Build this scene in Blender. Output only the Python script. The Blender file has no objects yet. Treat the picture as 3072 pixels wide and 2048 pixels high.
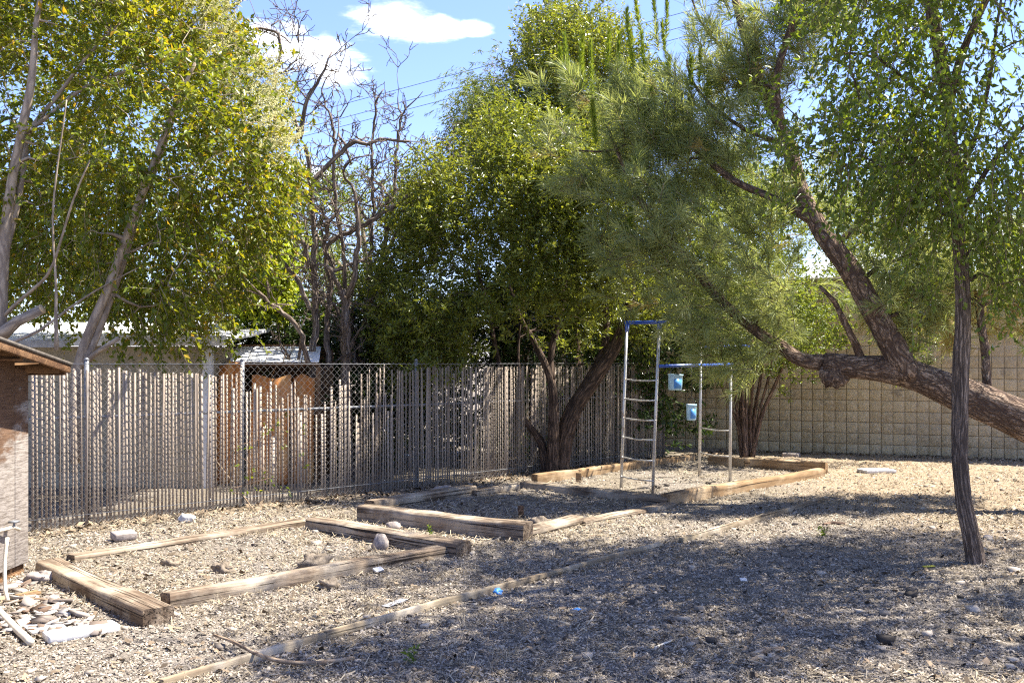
import bpy, math, numpy as np
from mathutils import Vector, Matrix
R = np.random.default_rng(7)
PI = math.pi
C = bpy.context.scene.collection
# ------------------------------------------------------------------ camera
F, CH, HY, CX = 2900.0, 1.71, 1085.0, 1536.0      # focal length and horizon of the photograph in its own pixels, eye height in m
cam = bpy.data.cameras.new('camera'); cam_o = bpy.data.objects.new('camera', cam); C.objects.link(cam_o)
cam.sensor_width = 36; cam.lens = 36*F/3072; cam.shift_y = (HY-1024)/3072
cam.clip_end = 2000
cam_o.location = (0, 0, CH); cam_o.rotation_euler = (PI/2, 0, 0)
bpy.context.scene.camera = cam_o
# ------------------------------------------------------------------ light
SUN_EL, SUN_AZ = math.radians(59), math.atan2(.95, .22)      # azimuth from +Y (away from the camera) towards +X (right)
SD = Vector((math.sin(SUN_AZ)*math.cos(SUN_EL), math.cos(SUN_AZ)*math.cos(SUN_EL), math.sin(SUN_EL)))
sun = bpy.data.lights.new('sun', 'SUN'); sun.energy = 5.0; sun.angle = math.radians(.53); sun.color = (1, .95, .86)
sun_o = bpy.data.objects.new('sun', sun); C.objects.link(sun_o)
sun_o.rotation_euler = SD.to_track_quat('Z', 'Y').to_euler(); sun_o.location = SD*40
vs = bpy.context.scene.view_settings
vs.view_transform = 'Standard'; vs.look = 'None'; vs.gamma = 1; vs.use_curve_mapping = False; vs.exposure = 1.82
cy = bpy.context.scene.cycles; cy.use_denoising = False; cy.filter_width = 1.2; cy.max_bounces = 4; cy.diffuse_bounces = 3; cy.glossy_bounces = 2; cy.transmission_bounces = 3; cy.sample_clamp_indirect = 4
w = bpy.data.worlds.new('World'); bpy.context.scene.world = w; w.use_nodes = True

class NT:
    def __init__(s, tree): s.t = tree; s.t.nodes.clear()
    def n(s, typ, ins=None, **kw):
        nd = s.t.nodes.new(typ)
        for k, v in kw.items(): setattr(nd, k, v)
        for k, v in (ins or {}).items(): s.put(nd.inputs[k], v)
        return nd
    def put(s, sock, v):
        if isinstance(v, bpy.types.Node): v = v.outputs[0]
        if isinstance(v, bpy.types.NodeSocket): s.t.links.new(v, sock)
        else:
            if isinstance(v, (tuple, list)) and len(v) == 3 and sock.type == 'RGBA': v = (*v, 1)
            sock.default_value = v
    def math(s, op, a, b=0., clamp=False):
        nd = s.n('ShaderNodeMath', operation=op, use_clamp=clamp); s.put(nd.inputs[0], a); s.put(nd.inputs[1], b); return nd.outputs[0]
    def mix(s, f, a, b, mode='MIX'):
        nd = s.n('ShaderNodeMix', data_type='RGBA', blend_type=mode); s.put(nd.inputs[0], f); s.put(nd.inputs[6], a); s.put(nd.inputs[7], b); return nd.outputs[2]
    def noise(s, vec, scale, detail=4, rough=.55, dist=0.):
        nd = s.n('ShaderNodeTexNoise', {'Scale': scale, 'Detail': detail, 'Roughness': rough, 'Distortion': dist}); 
        if vec is not None: s.put(nd.inputs['Vector'], vec)
        return nd.outputs[0]
    def ramp(s, f, lo, hi):
        nd = s.n('ShaderNodeMapRange', {'From Min': lo, 'From Max': hi}, interpolation_type='SMOOTHSTEP'); s.put(nd.inputs[0], f); return nd.outputs[0]
    def map(s, vec, scale=(1, 1, 1), loc=(0, 0, 0), rot=(0, 0, 0)):
        nd = s.n('ShaderNodeMapping', {'Scale': scale, 'Location': loc, 'Rotation': rot}); s.put(nd.inputs[0], vec); return nd.outputs[0]

# sky: Nishita with a layer of small cumulus (cloud plane seen in perspective)
g = NT(w.node_tree)
sky = g.n('ShaderNodeTexSky', sky_type='NISHITA', sun_disc=False, sun_elevation=SUN_EL, sun_rotation=SUN_AZ, altitude=100, air_density=1.0, dust_density=.5, ozone_density=2.6)
geo = g.n('ShaderNodeNewGeometry')
dirv = g.n('ShaderNodeVectorMath', operation='SCALE'); g.put(dirv.inputs[0], g.n('ShaderNodeTexCoord').outputs['Generated']); dirv.inputs[3].default_value = 1
sp = g.n('ShaderNodeSeparateXYZ', {0: dirv.outputs[0]})
zc = g.math('MAXIMUM', sp.outputs[2], .02)
pu = g.math('DIVIDE', sp.outputs[0], zc); pv = g.math('DIVIDE', sp.outputs[1], zc)
pl = g.n('ShaderNodeCombineXYZ', {0: pu, 1: pv, 2: 0.}).outputs[0]
big = g.noise(pl, 3.2, 7, .62); fine = g.noise(pl, 11., 6, .65)
dens = g.math('SUBTRACT', g.ramp(g.noise(g.map(pl, loc=(3.3, 1.2, 0)), .55, 2, .5), .60, .84), .30)     # the general scatter of clouds
def puff(px, py, rx, ry):
    dz = (HY-py)/F; cx, cy = (px-CX)/F/dz, 1/dz
    ru = rx/F/dz; rv = abs(1/((HY-py-ry)/F)-1/((HY-py+ry)/F))/2
    a = g.math('DIVIDE', g.math('SUBTRACT', pu, cx), ru); b = g.math('DIVIDE', g.math('SUBTRACT', pv, cy), rv)
    return g.math('SUBTRACT', 1.0, g.math('SQRT', g.math('ADD', g.math('MULTIPLY', a, a), g.math('MULTIPLY', b, b))))
for q in ((1165, 62, 190, 72), (1300, 90, 150, 55), (905, 165, 180, 80), (800, 110, 120, 60), (1010, 215, 130, 60), (880, 85, 60, 40), (1420, 85, 70, 40), (900, 520, 160, 50), (2960, 700, 260, 90), (2560, 790, 260, 80)):
    dens = g.math('MAXIMUM', dens, puff(*q))
dens = g.math('ADD', dens, g.math('ADD', g.math('MULTIPLY', g.math('SUBTRACT', big, .5), 2.1), g.math('MULTIPLY', g.math('SUBTRACT', fine, .5), .5)))
cl = g.ramp(dens, .12, .85)
skyc = g.mix(1., sky.outputs[0], (.92, .90, 1.18), 'MULTIPLY')
colr = g.mix(cl, skyc, (8.2, 8.3, 8.5))
bg = g.n('ShaderNodeBackground', {'Color': colr, 'Strength': .088})
g.t.links.new(bg.outputs[0], g.n('ShaderNodeOutputWorld').inputs[0])

# ------------------------------------------------------------------ helpers
def P(px, py, Z): return np.array([(px-CX)/F*Z, Z, CH-(py-HY)/F*Z])      # the point seen at a pixel at depth Z
def G(px, py):                                                            # the ground point seen at a pixel
    Z = F*CH/(py-HY); return np.array([(px-CX)/F*Z, Z, 0.])
def n3(p, s, seed=0):                                                     # cheap smooth 3-D noise in about -1..1
    r = np.random.default_rng(seed); k = r.normal(size=(7, 3))*s; ph = r.uniform(0, 6.28, 7)
    return np.sin(p@k.T+ph).sum(1)/3.2
def gh(x, y):                                                             # height of the ground
    p = np.stack([np.asarray(x, float), np.asarray(y, float), np.zeros_like(np.asarray(x, float))], -1).reshape(-1, 3)
    return (n3(p, .9, 1)*.018+n3(p, 3.5, 2)*.009-.004).reshape(np.shape(x))
def unit(v): return v/np.maximum(np.linalg.norm(v, axis=-1, keepdims=True), 1e-9)

class MB:                      # collects geometry, builds ONE mesh
    def __init__(s): s.v = []; s.q = []; s.t = []; s.a = []; s.f = []; s.n = 0
    def add(s, v, q=None, t=None, tuv=None, rnd=None):
        v = np.asarray(v, float).reshape(-1, 3)
        if q is not None and len(q): s.q.append(np.asarray(q, int).reshape(-1, 4)+s.n)
        if t is not None and len(t): s.t.append(np.asarray(t, int).reshape(-1, 3)+s.n)
        s.v.append(v); s.a.append(np.zeros((len(v), 3)) if tuv is None else tuv)
        s.f.append(np.full(len(v), .5) if rnd is None else np.broadcast_to(rnd, len(v)))
        s.n += len(v); return s
    def box(s, lo, hi, M=None):
        x0, y0, z0 = lo; x1, y1, z1 = hi
        v = np.array([(x0,y0,z0),(x1,y0,z0),(x1,y1,z0),(x0,y1,z0),(x0,y0,z1),(x1,y0,z1),(x1,y1,z1),(x0,y1,z1)], float)
        if M is not None: v = v@np.array(M.to_3x3()).T+np.array(M.translation)
        return s.add(v, q=[(0,3,2,1),(4,5,6,7),(0,1,5,4),(1,2,6,5),(2,3,7,6),(3,0,4,7)])
    def tube(s, pts, rad, sides=6, cap=True, rough=0., seed=0, rnd=None):
        p = np.asarray(pts, float); n = len(p); rad = np.broadcast_to(np.asarray(rad, float), n)
        tg = np.gradient(p, axis=0); tg = unit(tg)
        u = np.cross(tg[0], (0, 0, 1.)); u = u if np.linalg.norm(u) > .1 else np.cross(tg[0], (1., 0, 0)); u = unit(u)
        ang = np.arange(sides)/sides*2*PI; V = []; A = []; L = np.r_[0, np.cumsum(np.linalg.norm(np.diff(p, axis=0), axis=1))]
        for i in range(n):
            u = unit(u-tg[i]*u.dot(tg[i])); b = np.cross(tg[i], u)
            ring = np.cos(ang)[:, None]*u+np.sin(ang)[:, None]*b
            V.append(p[i]+ring*rad[i]); A.append(np.stack([np.cos(ang)*rad[i], np.sin(ang)*rad[i], np.full(sides, L[i])], 1))
        V = np.concatenate(V); A = np.concatenate(A)
        if rough:
            ctr = np.repeat(p, sides, 0); V = ctr+(V-ctr)*(1+rough*(n3(A*np.array([1, 1, .45]), 14/max(rad.max()*8, .2), seed)+.6*n3(A, 40/max(rad.max()*8, .2), seed+1)))[:, None]
        i = np.arange(n-1)[:, None]*sides; j = np.arange(sides)[None]; k = (j+1) % sides
        q = np.stack([i+j, i+k, i+sides+k, i+sides+j], -1).reshape(-1, 4)
        t = []
        if cap and sides > 2:
            e = (n-1)*sides
            t = [(0, m+1, m) for m in range(1, sides-1)]+[(e, e+m, e+m+1) for m in range(1, sides-1)]
        return s.add(V, q=q, t=t, tuv=A, rnd=rnd)
    def build(s, name, mat, parent=None, smooth=False, link=True):
        me = bpy.data.meshes.new(name)
        V = np.concatenate(s.v); q = np.concatenate(s.q) if s.q else np.zeros((0, 4), int); t = np.concatenate(s.t) if s.t else np.zeros((0, 3), int)
        me.vertices.add(len(V)); me.vertices.foreach_set('co', V.astype(np.float32).ravel())
        me.loops.add(q.size+t.size); me.loops.foreach_set('vertex_index', np.r_[q.ravel(), t.ravel()].astype(np.int32))
        me.polygons.add(len(q)+len(t))
        st = np.r_[np.arange(len(q))*4, q.size+np.arange(len(t))*3].astype(np.int32)
        me.polygons.foreach_set('loop_start', st)
        me.polygons.foreach_set('loop_total', np.r_[np.full(len(q), 4), np.full(len(t), 3)].astype(np.int32))
        if smooth: me.polygons.foreach_set('use_smooth', np.ones(len(q)+len(t), bool))
        at = me.attributes.new('tuv', 'FLOAT_VECTOR', 'POINT'); at.data.foreach_set('vector', np.concatenate(s.a).astype(np.float32).ravel())
        at = me.attributes.new('rnd', 'FLOAT', 'POINT'); at.data.foreach_set('value', np.concatenate(s.f).astype(np.float32))
        me.update(calc_edges=True); me.validate()
        me.materials.append(mat)
        o = bpy.data.objects.new(name, me)
        if link: C.objects.link(o)
        if parent is not None: o.parent = parent
        return o
def bevel(o, w=.006, seg=2):
    m = o.modifiers.new('bevel', 'BEVEL'); m.width = w; m.segments = seg; m.limit_method = 'ANGLE'; return o
def tag(o, label=None, cat=None, group=None, kind=None):
    for k, v in (('label', label), ('category', cat), ('group', group), ('kind', kind)):
        if v: o[k] = v
    return o
def thing(name, label, cat, loc=(0, 0, 0), group=None):
    o = bpy.data.objects.new(name, None); C.objects.link(o); o.location = loc; o.empty_display_size = .2
    return tag(o, label, cat, group)
def smooth_path(pts, rad, step=.12):                # Catmull-Rom through traced points
    p = np.asarray(pts, float); r = np.asarray(rad, float)
    if len(p) < 3: 
        n = max(3, int(np.linalg.norm(p[1]-p[0])/step)); t = np.linspace(0, 1, n)[:, None]; return p[0]*(1-t)+p[1]*t, r[0]*(1-t[:, 0])+r[1]*t[:, 0]
    e = np.vstack([2*p[0]-p[1], p, 2*p[-1]-p[-2]]); o = []; rr = []
    for i in range(len(p)-1):
        a, b, c, d = e[i:i+4]; n = max(2, int(np.linalg.norm(c-b)/step)); t = np.linspace(0, 1, n, endpoint=i == len(p)-2)[:, None]
        o.append(.5*((2*b)+(c-a)*t+(2*a-5*b+4*c-d)*t*t+(3*b-a-3*c+d)*t**3)); rr.append(r[i]*(1-t[:, 0])+r[i+1]*t[:, 0])
    return np.concatenate(o), np.concatenate(rr)

# ------------------------------------------------------------------ materials
def mat(name, fn):
    m = bpy.data.materials.new(name); m.use_nodes = True; g = NT(m.node_tree); out = g.n('ShaderNodeOutputMaterial')
    sh = fn(g); g.t.links.new(sh.outputs[0] if isinstance(sh, bpy.types.Node) else sh, out.inputs[0]); return m
def pbr(g, col, rough=.8, h=None, bs=.5, dist=.02, spec=.3, metal=0.):
    d = {'Base Color': col, 'Roughness': rough, 'Specular IOR Level': spec, 'Metallic': metal}
    if h is not None: d['Normal'] = g.n('ShaderNodeBump', {'Height': h, 'Strength': bs, 'Distance': dist})
    return g.n('ShaderNodeBsdfPrincipled', d)
def attr(g, n): return g.n('ShaderNodeAttribute', attribute_name=n)
def pos(g): return g.n('ShaderNodeNewGeometry').outputs['Position']
def objc(g): return g.n('ShaderNodeTexCoord').outputs['Object']
def orand(g): return g.n('ShaderNodeObjectInfo').outputs['Random']

def m_ground(g):
    p = pos(g); a = g.noise(p, 1.1, 5, .6); b = g.noise(p, 9, 6, .7); c = g.noise(p, 55, 4, .7); e = g.noise(p, 160, 2, .6)
    col = g.mix(g.ramp(b, .35, .65), (.165, .135, .10), (.30, .25, .18))
    col = g.mix(g.ramp(a, .42, .62), col, g.mix(c, (.19, .165, .14), (.33, .285, .23)))
    x = g.n('ShaderNodeSeparateXYZ', {0: p})
    far = g.math('MULTIPLY', g.ramp(g.math('ADD', x.outputs[0], g.math('MULTIPLY', a, 3.)), 4.6, 6.4), g.ramp(x.outputs[1], 7.6, 10.0))
    col = g.mix(g.math('MULTIPLY', far, .75), col, g.mix(c, (.33, .23, .13), (.46, .35, .22)))      # pine straw under the pine
    col = g.mix(g.ramp(c, .52, .75), col, (.38, .33, .26)); col = g.mix(g.ramp(c, .48, .28), col, (.075, .062, .05))
    h = g.math('ADD', g.math('MULTIPLY', b, .5), g.math('ADD', g.math('MULTIPLY', c, .5), g.math('MULTIPLY', e, .25)))
    return pbr(g, col, .95, h, 1., .05, .1)
def m_chips(lo, hi, dark):
    def f(g):
        r = attr(g, 'rnd').outputs['Fac']
        col = g.mix(g.ramp(r, .15, .95), lo, hi); col = g.mix(g.ramp(r, .16, .02), col, dark)
        return pbr(g, col, .9, spec=.15)
    return f
def m_wood(base, dark, light, gl=1., scale=1., bs=.7):
    def f(g):
        p = objc(g); rv = g.math('MULTIPLY', orand(g), 37.)
        q = g.map(p, (1.3*scale, 14*scale, 14*scale)); q2 = g.n('ShaderNodeVectorMath', {0: q, 1: g.n('ShaderNodeCombineXYZ', {0: rv, 1: rv, 2: rv}).outputs[0]}, operation='ADD').outputs[0]
        a = g.noise(q2, 1., 6, .65, .4); b = g.noise(g.map(q2, (.35, 3.4, 3.4)), 1.4, 4, .6, .2); c = g.noise(p, 2.3, 4, .6)
        col = g.mix(g.ramp(a, .36, .66), dark, base); col = g.mix(g.ramp(c, .45, .68), col, light)
        crack = g.ramp(b, .44, .34); col = g.mix(crack, col, tuple(x*.28 for x in dark))
        h = g.math('SUBTRACT', a, g.math('MULTIPLY', crack, 1.1))
        return pbr(g, col, .85, h, bs, .015, .2)
    return f
def m_block(g):
    p = pos(g); r = orand(g); a = g.noise(p, 16, 6, .7); b = g.noise(p, 75, 4, .7); c = g.noise(p, .9, 4, .65); d = g.noise(p, 3.2, 4, .65)
    col = g.mix(r, (.40, .31, .185), (.54, .435, .275)); col = g.mix(g.ramp(a, .4, .75), col, (.60, .50, .335))
    col = g.mix(g.math('MULTIPLY', g.ramp(d, .57, .72), .55), col, (.17, .14, .105)); col = g.mix(g.math('MULTIPLY', g.ramp(c, .5, .7), .35), col, (.30, .26, .20))
    h = g.math('ADD', a, g.math('MULTIPLY', b, .5)); return pbr(g, col, .95, h, .9, .03, .15)
def m_bark(c0, c1, c2, zs=.22, sc=18., bs=1., dist=.03):
    def f(g):
        t = attr(g, 'tuv').outputs['Vector']; q = g.map(t, (1, 1, zs))
        wv = g.noise(q, sc*.5, 3, .6); vo = g.n('ShaderNodeTexVoronoi', {'Vector': g.n('ShaderNodeVectorMath', {0: q, 1: g.n('ShaderNodeVectorMath', {0: g.n('ShaderNodeCombineXYZ', {0: wv, 1: wv, 2: wv}).outputs[0], 1: (.12, .12, .12)}, operation='MULTIPLY').outputs[0]}, operation='ADD').outputs[0], 'Scale': sc}, feature='DISTANCE_TO_EDGE')
        a = g.noise(q, sc*2.2, 5, .65); b = g.noise(t, 3., 3, .6)
        ed = g.math('ADD', g.ramp(vo.outputs[0], .0, .28), g.math('MULTIPLY', g.ramp(wv, .45, .7), .5), True)
        col = g.mix(g.ramp(a, .35, .7), c1, c2); col = g.mix(g.ramp(b, .4, .65), col, c1); col = g.mix(ed, c0, col)
        return pbr(g, col, .9, g.math('ADD', g.math('MULTIPLY', ed, .7), g.math('MULTIPLY', a, .5)), bs, dist, .15)
    return f
def m_leaf(c0, c1, c2, tr=.35, gloss=.42, trc=(1.25, 1.15, .55), odd=None, spec=.35):
    def f(g):
        r = attr(g, 'rnd').outputs['Fac']; cl = g.noise(pos(g), .9, 2, .5)
        col = g.mix(g.ramp(r, .0, .6), c0, c1); col = g.mix(g.ramp(r, .55, .95), col, c2)
        col = g.mix(g.math('MULTIPLY', g.ramp(cl, .45, .68), .4), col, c2)
        if odd: col = g.mix(g.ramp(r, odd[0], odd[0]+.01), col, odd[1])
        b = pbr(g, col, gloss, spec=spec)
        t = g.n('ShaderNodeBsdfTranslucent', {'Color': g.mix(1., col, trc, 'MULTIPLY')})
        return g.n('ShaderNodeMixShader', {0: tr, 1: b, 2: t})
    return f
def m_flat(col, rough=.6, spec=.3, metal=0., var=.25, sc=12., bs=.15):
    def f(g):
        p = objc(g); a = g.noise(p, sc, 5, .65)
        c = g.mix(g.ramp(a, .3, .75), tuple(x*(1-var) for x in col), tuple(min(.9, x*(1+var*.5)) for x in col))
        return pbr(g, c, rough, a, bs, .01, spec, metal)
    return f
def m_fissure(c0, c1, c2, zs=.1, sc=20., bs=1., dist=.03, wid=.16):
    def f(g):
        t = attr(g, 'tuv').outputs['Vector']; q = g.map(t, (1, 1, zs))
        def ridge(s, d): return g.math('SUBTRACT', 1., g.math('ABSOLUTE', g.math('SUBTRACT', g.math('MULTIPLY', g.noise(q, s, d, .5, .5), 2.), 1.)))
        a = ridge(sc*.5, 3); b = ridge(sc*1.4, 4); n = g.noise(q, sc*3, 4, .7); big = g.noise(t, 4., 3, .6)
        cr = g.math('MAXIMUM', g.ramp(a, 1-wid, .995), g.math('MULTIPLY', g.ramp(b, 1-wid*.8, .99), .7))
        col = g.mix(g.ramp(n, .3, .72), c1, c2); col = g.mix(g.math('MULTIPLY', g.ramp(big, .4, .65), .6), col, c1); col = g.mix(cr, col, c0)
        return pbr(g, col, .92, g.math('SUBTRACT', g.math('MULTIPLY', n, .5), cr), bs, dist, .12)
    return f
M = {}
M['ground'] = mat('ground', m_ground)
M['chips'] = mat('wood_chips', m_chips((.17, .142, .112), (.40, .34, .265), (.045, .038, .032)))
M['straw'] = mat('dry_straw', m_chips((.24, .19, .12), (.46, .38, .26), (.10, .075, .05)))
M['litter'] = mat('leaf_litter', m_chips((.10, .075, .05), (.30, .22, .14), (.03, .025, .02)))
M['tie'] = mat('weathered_timber', m_wood((.27, .205, .14), (.11, .075, .048), (.36, .30, .22), bs=1.))
M['lumber'] = mat('orange_lumber', m_wood((.31, .20, .10), (.18, .11, .055), (.41, .30, .18), bs=.35))
M['edging'] = mat('edging_board', m_wood((.30, .24, .155), (.15, .11, .07), (.44, .37, .27), bs=.6))
M['block'] = mat('split_face_block', m_block)
M['mortar'] = mat('mortar', m_flat((.30, .24, .16), .95, .1))
M['bark_pine'] = mat('pine_bark', m_fissure((.08, .053, .04), (.27, .175, .115), (.45, .35, .26), .4, 22, .9, .035, .2))
M['bark_elm'] = mat('fissured_bark', m_fissure((.075, .055, .042), (.27, .195, .14), (.44, .345, .265), .085, 46, .9, .025, .22))
M['bark_dead'] = mat('dead_bark', m_bark((.10, .075, .06), (.24, .18, .135), (.40, .35, .29), .12, 26, .8, .012))
M['bark_grey'] = mat('smooth_grey_bark', m_bark((.22, .17, .125), (.36, .285, .20), (.46, .38, .285), .3, 12, .3, .008))
M['bark_bay'] = mat('dark_bark', m_bark((.025, .018, .014), (.09, .06, .042), (.17, .12, .085), .15, 26, .8, .012))
M['bark_brown'] = mat('brown_bark', m_bark((.06, .04, .03), (.20, .125, .085), (.28, .19, .13), .15, 26, .8, .012))
M['leaf_privet'] = mat('privet_leaf', m_leaf((.085, .13, .016), (.16, .21, .022), (.30, .30, .03), .5, .35, (1.5, 1.25, .4), (.975, (.42, .30, .04))))
M['flower'] = mat('cream_blossom', m_leaf((.52, .50, .22), (.62, .58, .30), (.70, .66, .38), .3, .7, (1, 1, .8)))
M['leaf_bay'] = mat('evergreen_leaf', m_leaf((.085, .12, .022), (.16, .20, .032), (.28, .31, .055), .48, .3, (1.4, 1.25, .5), None, .5))
M['leaf_far'] = mat('pale_green_leaf', m_leaf((.09, .13, .022), (.15, .20, .03), (.24, .28, .06), .45, .4))
M['leaf_vine'] = mat('yellow_green_leaf', m_leaf((.20, .30, .02), (.30, .38, .03), (.42, .45, .05), .45, .5))
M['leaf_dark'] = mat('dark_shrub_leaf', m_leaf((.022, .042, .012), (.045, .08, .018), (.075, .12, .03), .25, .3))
M['leaf_elm'] = mat('elm_leaf', m_leaf((.07, .11, .02), (.12, .175, .03), (.21, .27, .05), .48, .38, (1.5, 1.4, .45), (.985, (.45, .42, .05))))
M['needle'] = mat('pine_needle', m_leaf((.17, .22, .085), (.27, .32, .13), (.42, .45, .22), .48, .35, (1.3, 1.2, .6)))
M['candle'] = mat('young_pine_shoot', m_leaf((.14, .21, .025), (.22, .30, .03), (.32, .38, .05), .45, .45))
M['needle_dry'] = mat('dry_pine_needle', m_leaf((.25, .17, .07), (.36, .27, .10), (.40, .36, .12), .3, .6))
M['slat'] = mat('weathered_slat', lambda g: (lambda p, r, a: pbr(g, g.mix(g.ramp(a, .35, .7), g.mix(r, (.17, .13, .098), (.33, .27, .205)), g.mix(r, (.30, .24, .18), (.47, .39, .31))), .75, a, .3, .004, .25))(objc(g), orand(g), g.noise(g.map(objc(g), (60, 60, 3)), 1., 5, .65)))
M['wire'] = mat('galvanised_wire', m_flat((.26, .24, .215), .7, .3, .2))
M['pipe'] = mat('galvanised_pipe', m_flat((.24, .245, .25), .6, .4, .3, .3, 9))
M['steel'] = mat('dull_steel_tube', lambda g: (lambda a: pbr(g, g.mix(g.ramp(a, .5, .72), (.56, .54, .49), (.33, .24, .16)), .42, a, .1, .004, .5, .55))(g.noise(pos(g), 9, 5, .7)))
M['blue'] = mat('blue_paint', lambda g: (lambda a: pbr(g, g.mix(g.ramp(a, .54, .72), (.03, .085, .36), (.30, .36, .50)), .35, a, .1, .003, .5))(g.noise(pos(g), 12, 5, .7)))
M['siding'] = mat('beige_siding', m_flat((.40, .34, .235), .8, .2, 0, .3, 5))
M['whitewood'] = mat('white_painted_wood', m_flat((.74, .72, .68), .6, .3, 0, .25, 14))
M['roofing'] = mat('grey_roofing', m_flat((.48, .47, .46), .85, .2, 0, .5, 6))
M['awning'] = mat('white_metal_sheet', m_flat((.80, .80, .78), .5, .4, 0, .12, 4))
M['rust'] = mat('orange_painted_sheet', lambda g: (lambda a, b: pbr(g, g.mix(g.ramp(a, .35, .65), (.50, .17, .035), g.mix(b, (.62, .36, .10), (.60, .30, .16))), .7, a, .3, .01, .2))(g.noise(g.map(objc(g), (1, 1, .35)), 5, 5, .6), g.noise(objc(g), 2., 3, .6)))
M['plywood'] = mat('peeling_plywood', lambda g: (lambda p, z: (lambda a, b, c: (lambda pk: pbr(g, g.mix(pk, g.mix(g.ramp(a, .3, .7), (.075, .042, .026), (.17, .10, .058)), g.mix(g.ramp(a, .35, .6), (.13, .105, .085), (.32, .28, .24))), .85, a, .5, .006, .2))(g.ramp(g.math('ADD', g.math('MULTIPLY', b, 1.0), g.math('MULTIPLY', g.math('SUBTRACT', 1.18, z), .35)), .42, .56)))(g.noise(g.map(p, (1, 6, 60)), 1.6, 6, .75, .3), g.noise(g.map(p, (1, 2, 4)), 1.3, 5, .6), 0))(pos(g), g.n('ShaderNodeSeparateXYZ', {0: pos(g)}).outputs[2]))
M['brownwood'] = mat('brown_rafter_wood', m_wood((.16, .085, .04), (.09, .045, .022), (.24, .14, .07)))
M['shingle'] = mat('dark_roll_roofing', m_flat((.14, .12, .10), .9, .1, 0, .4, 20, .4))
M['white'] = mat('white_plaster', m_flat((.60, .58, .54), .7, .3, 0, .25, 18, .4))
M['cream'] = mat('cream_plastic_pipe', m_flat((.66, .58, .44), .5, .4, 0, .2, 10))
M['rock'] = mat('grey_rock', m_flat((.34, .29, .25), .9, .2, 0, .35, 20, .6))
M['clod'] = mat('dirt_clod', m_flat((.25, .20, .145), .95, .1, 0, .5, 30, .8))
M['rubble'] = mat('pale_rubble', m_chips((.17, .13, .10), (.46, .42, .37), (.10, .055, .03)))
M['bluebit'] = mat('blue_plastic', m_flat((.10, .32, .72), .4, .4))
M['yellowbit'] = mat('yellow_plastic', m_flat((.75, .62, .06), .4, .4))
M['blackbit'] = mat('black_plastic', m_flat((.02, .02, .022), .35, .5))
M['jug'] = mat('pale_blue_plastic', m_flat((.42, .62, .70), .35, .4, 0, .25))
M['cable'] = mat('black_cable', m_flat((.03, .03, .032), .6, .3))
M['stick'] = mat('dry_stick', m_bark((.16, .11, .07), (.34, .25, .16), (.46, .36, .25), .2, 30, .5, .004))
M['cutwood'] = mat('fresh_cut_wood', m_flat((.62, .46, .26), .8, .2, 0, .2, 30))

# ------------------------------------------------------------------ ground
fx = np.arange(-7.5, 10.5, .06); fy = np.arange(3.6, 20.5, .06)
gx = np.r_[-900, -400, -150, -60, -30, -18, -11, fx, 13, 18, 30, 60, 150, 400, 900]; gy = np.r_[-300, -100, -30, -8, 0, 2.2, fy, 23, 28, 40, 70, 150, 400, 900]
XX, YY = np.meshgrid(gx, gy); ZZ = gh(XX, YY)
near = (np.abs(XX) < 12) & (YY > 3) & (YY < 21); ZZ = np.where(near, ZZ+.008*n3(np.stack([XX, YY, XX*0], -1).reshape(-1, 3), 13, 5).reshape(XX.shape), -.01)
nx, ny = len(gx), len(gy); ii = (np.arange(ny-1)[:, None]*nx+np.arange(nx-1)[None]).reshape(-1)
tag(MB().add(np.stack([XX, YY, ZZ], -1).reshape(-1, 3), q=np.stack([ii, ii+1, ii+nx+1, ii+nx], 1)).build('ground', M['ground'], smooth=True), 'dry bare dirt ground strewn with chips and straw', 'ground', kind='structure')

# ------------------------------------------------------------------ block wall along the back
wa, wd = np.array([5.57, 18.4, 0.]), unit(np.array([.92, -.39, 0.]))
WANG = math.atan2(wd[1], wd[0]); BW, BH, BD = .406, .203, .2
wall = thing('block_wall', 'tall tan split-face concrete block wall behind the leaning pine', 'wall', tuple(wa-wd*2.9)); wall['kind'] = 'thing'
wall.rotation_euler = (0, 0, WANG)
def block_mesh(seed):
    r = np.random.default_rng(seed); m = MB()
    for k in (0, 1):                                       # a split face with a scored line in the middle
        x0, x1 = k*BW/2+.005, (k+1)*BW/2-.005; z0, z1 = .005, BH-.005
        n = 5; u = np.linspace(0, 1, n); X, Zz = np.meshgrid(x0+(x1-x0)*u, z0+(z1-z0)*u)
        e = np.minimum(np.minimum(u, 1-u)[None], np.minimum(u, 1-u)[:, None]); Y = np.where(e > .01, -.012-.014*r.random((n, n)), -.002-.006*r.random((n, n)))
        v = np.stack([X, Y, Zz], -1).reshape(-1, 3); i = (np.arange(n-1)[:, None]*n+np.arange(n-1)).reshape(-1)
        m.add(v, q=np.stack([i, i+1, i+n+1, i+n], 1))
        bk = np.array([(x0, .06, z0), (x1, .06, z0), (x1, .06, z1), (x0, .06, z1)]); c = v[[0, n-1, n*n-1, n*n-n]]
        m.add(np.r_[c, bk], q=[(0, 4, 5, 1), (1, 5, 6, 2), (2, 6, 7, 3), (3, 7, 4, 0)])
    return m
protos = [block_mesh(s).build('block', M['block'], link=False) for s in range(8)]
NC, NR = 16, 16
for i in range(NC):
    for j in range(NR):
        o = protos[R.integers(8)].copy(); C.objects.link(o); o.name = 'block'; o.parent = wall
        o.location = (i*BW, R.uniform(-.003, .003), j*BH-.02)
rest = MB()
for i in list(range(-9, 0))+list(range(NC, NC+10)):
    for j in range(NR): rest.add(np.concatenate(block_mesh(int(R.integers(8))).v)+np.array([i*BW, 0, j*BH-.02]), q=np.concatenate(block_mesh(0).q))
tag(rest.build('block_courses', M['block'], wall), kind='stuff')
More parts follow.
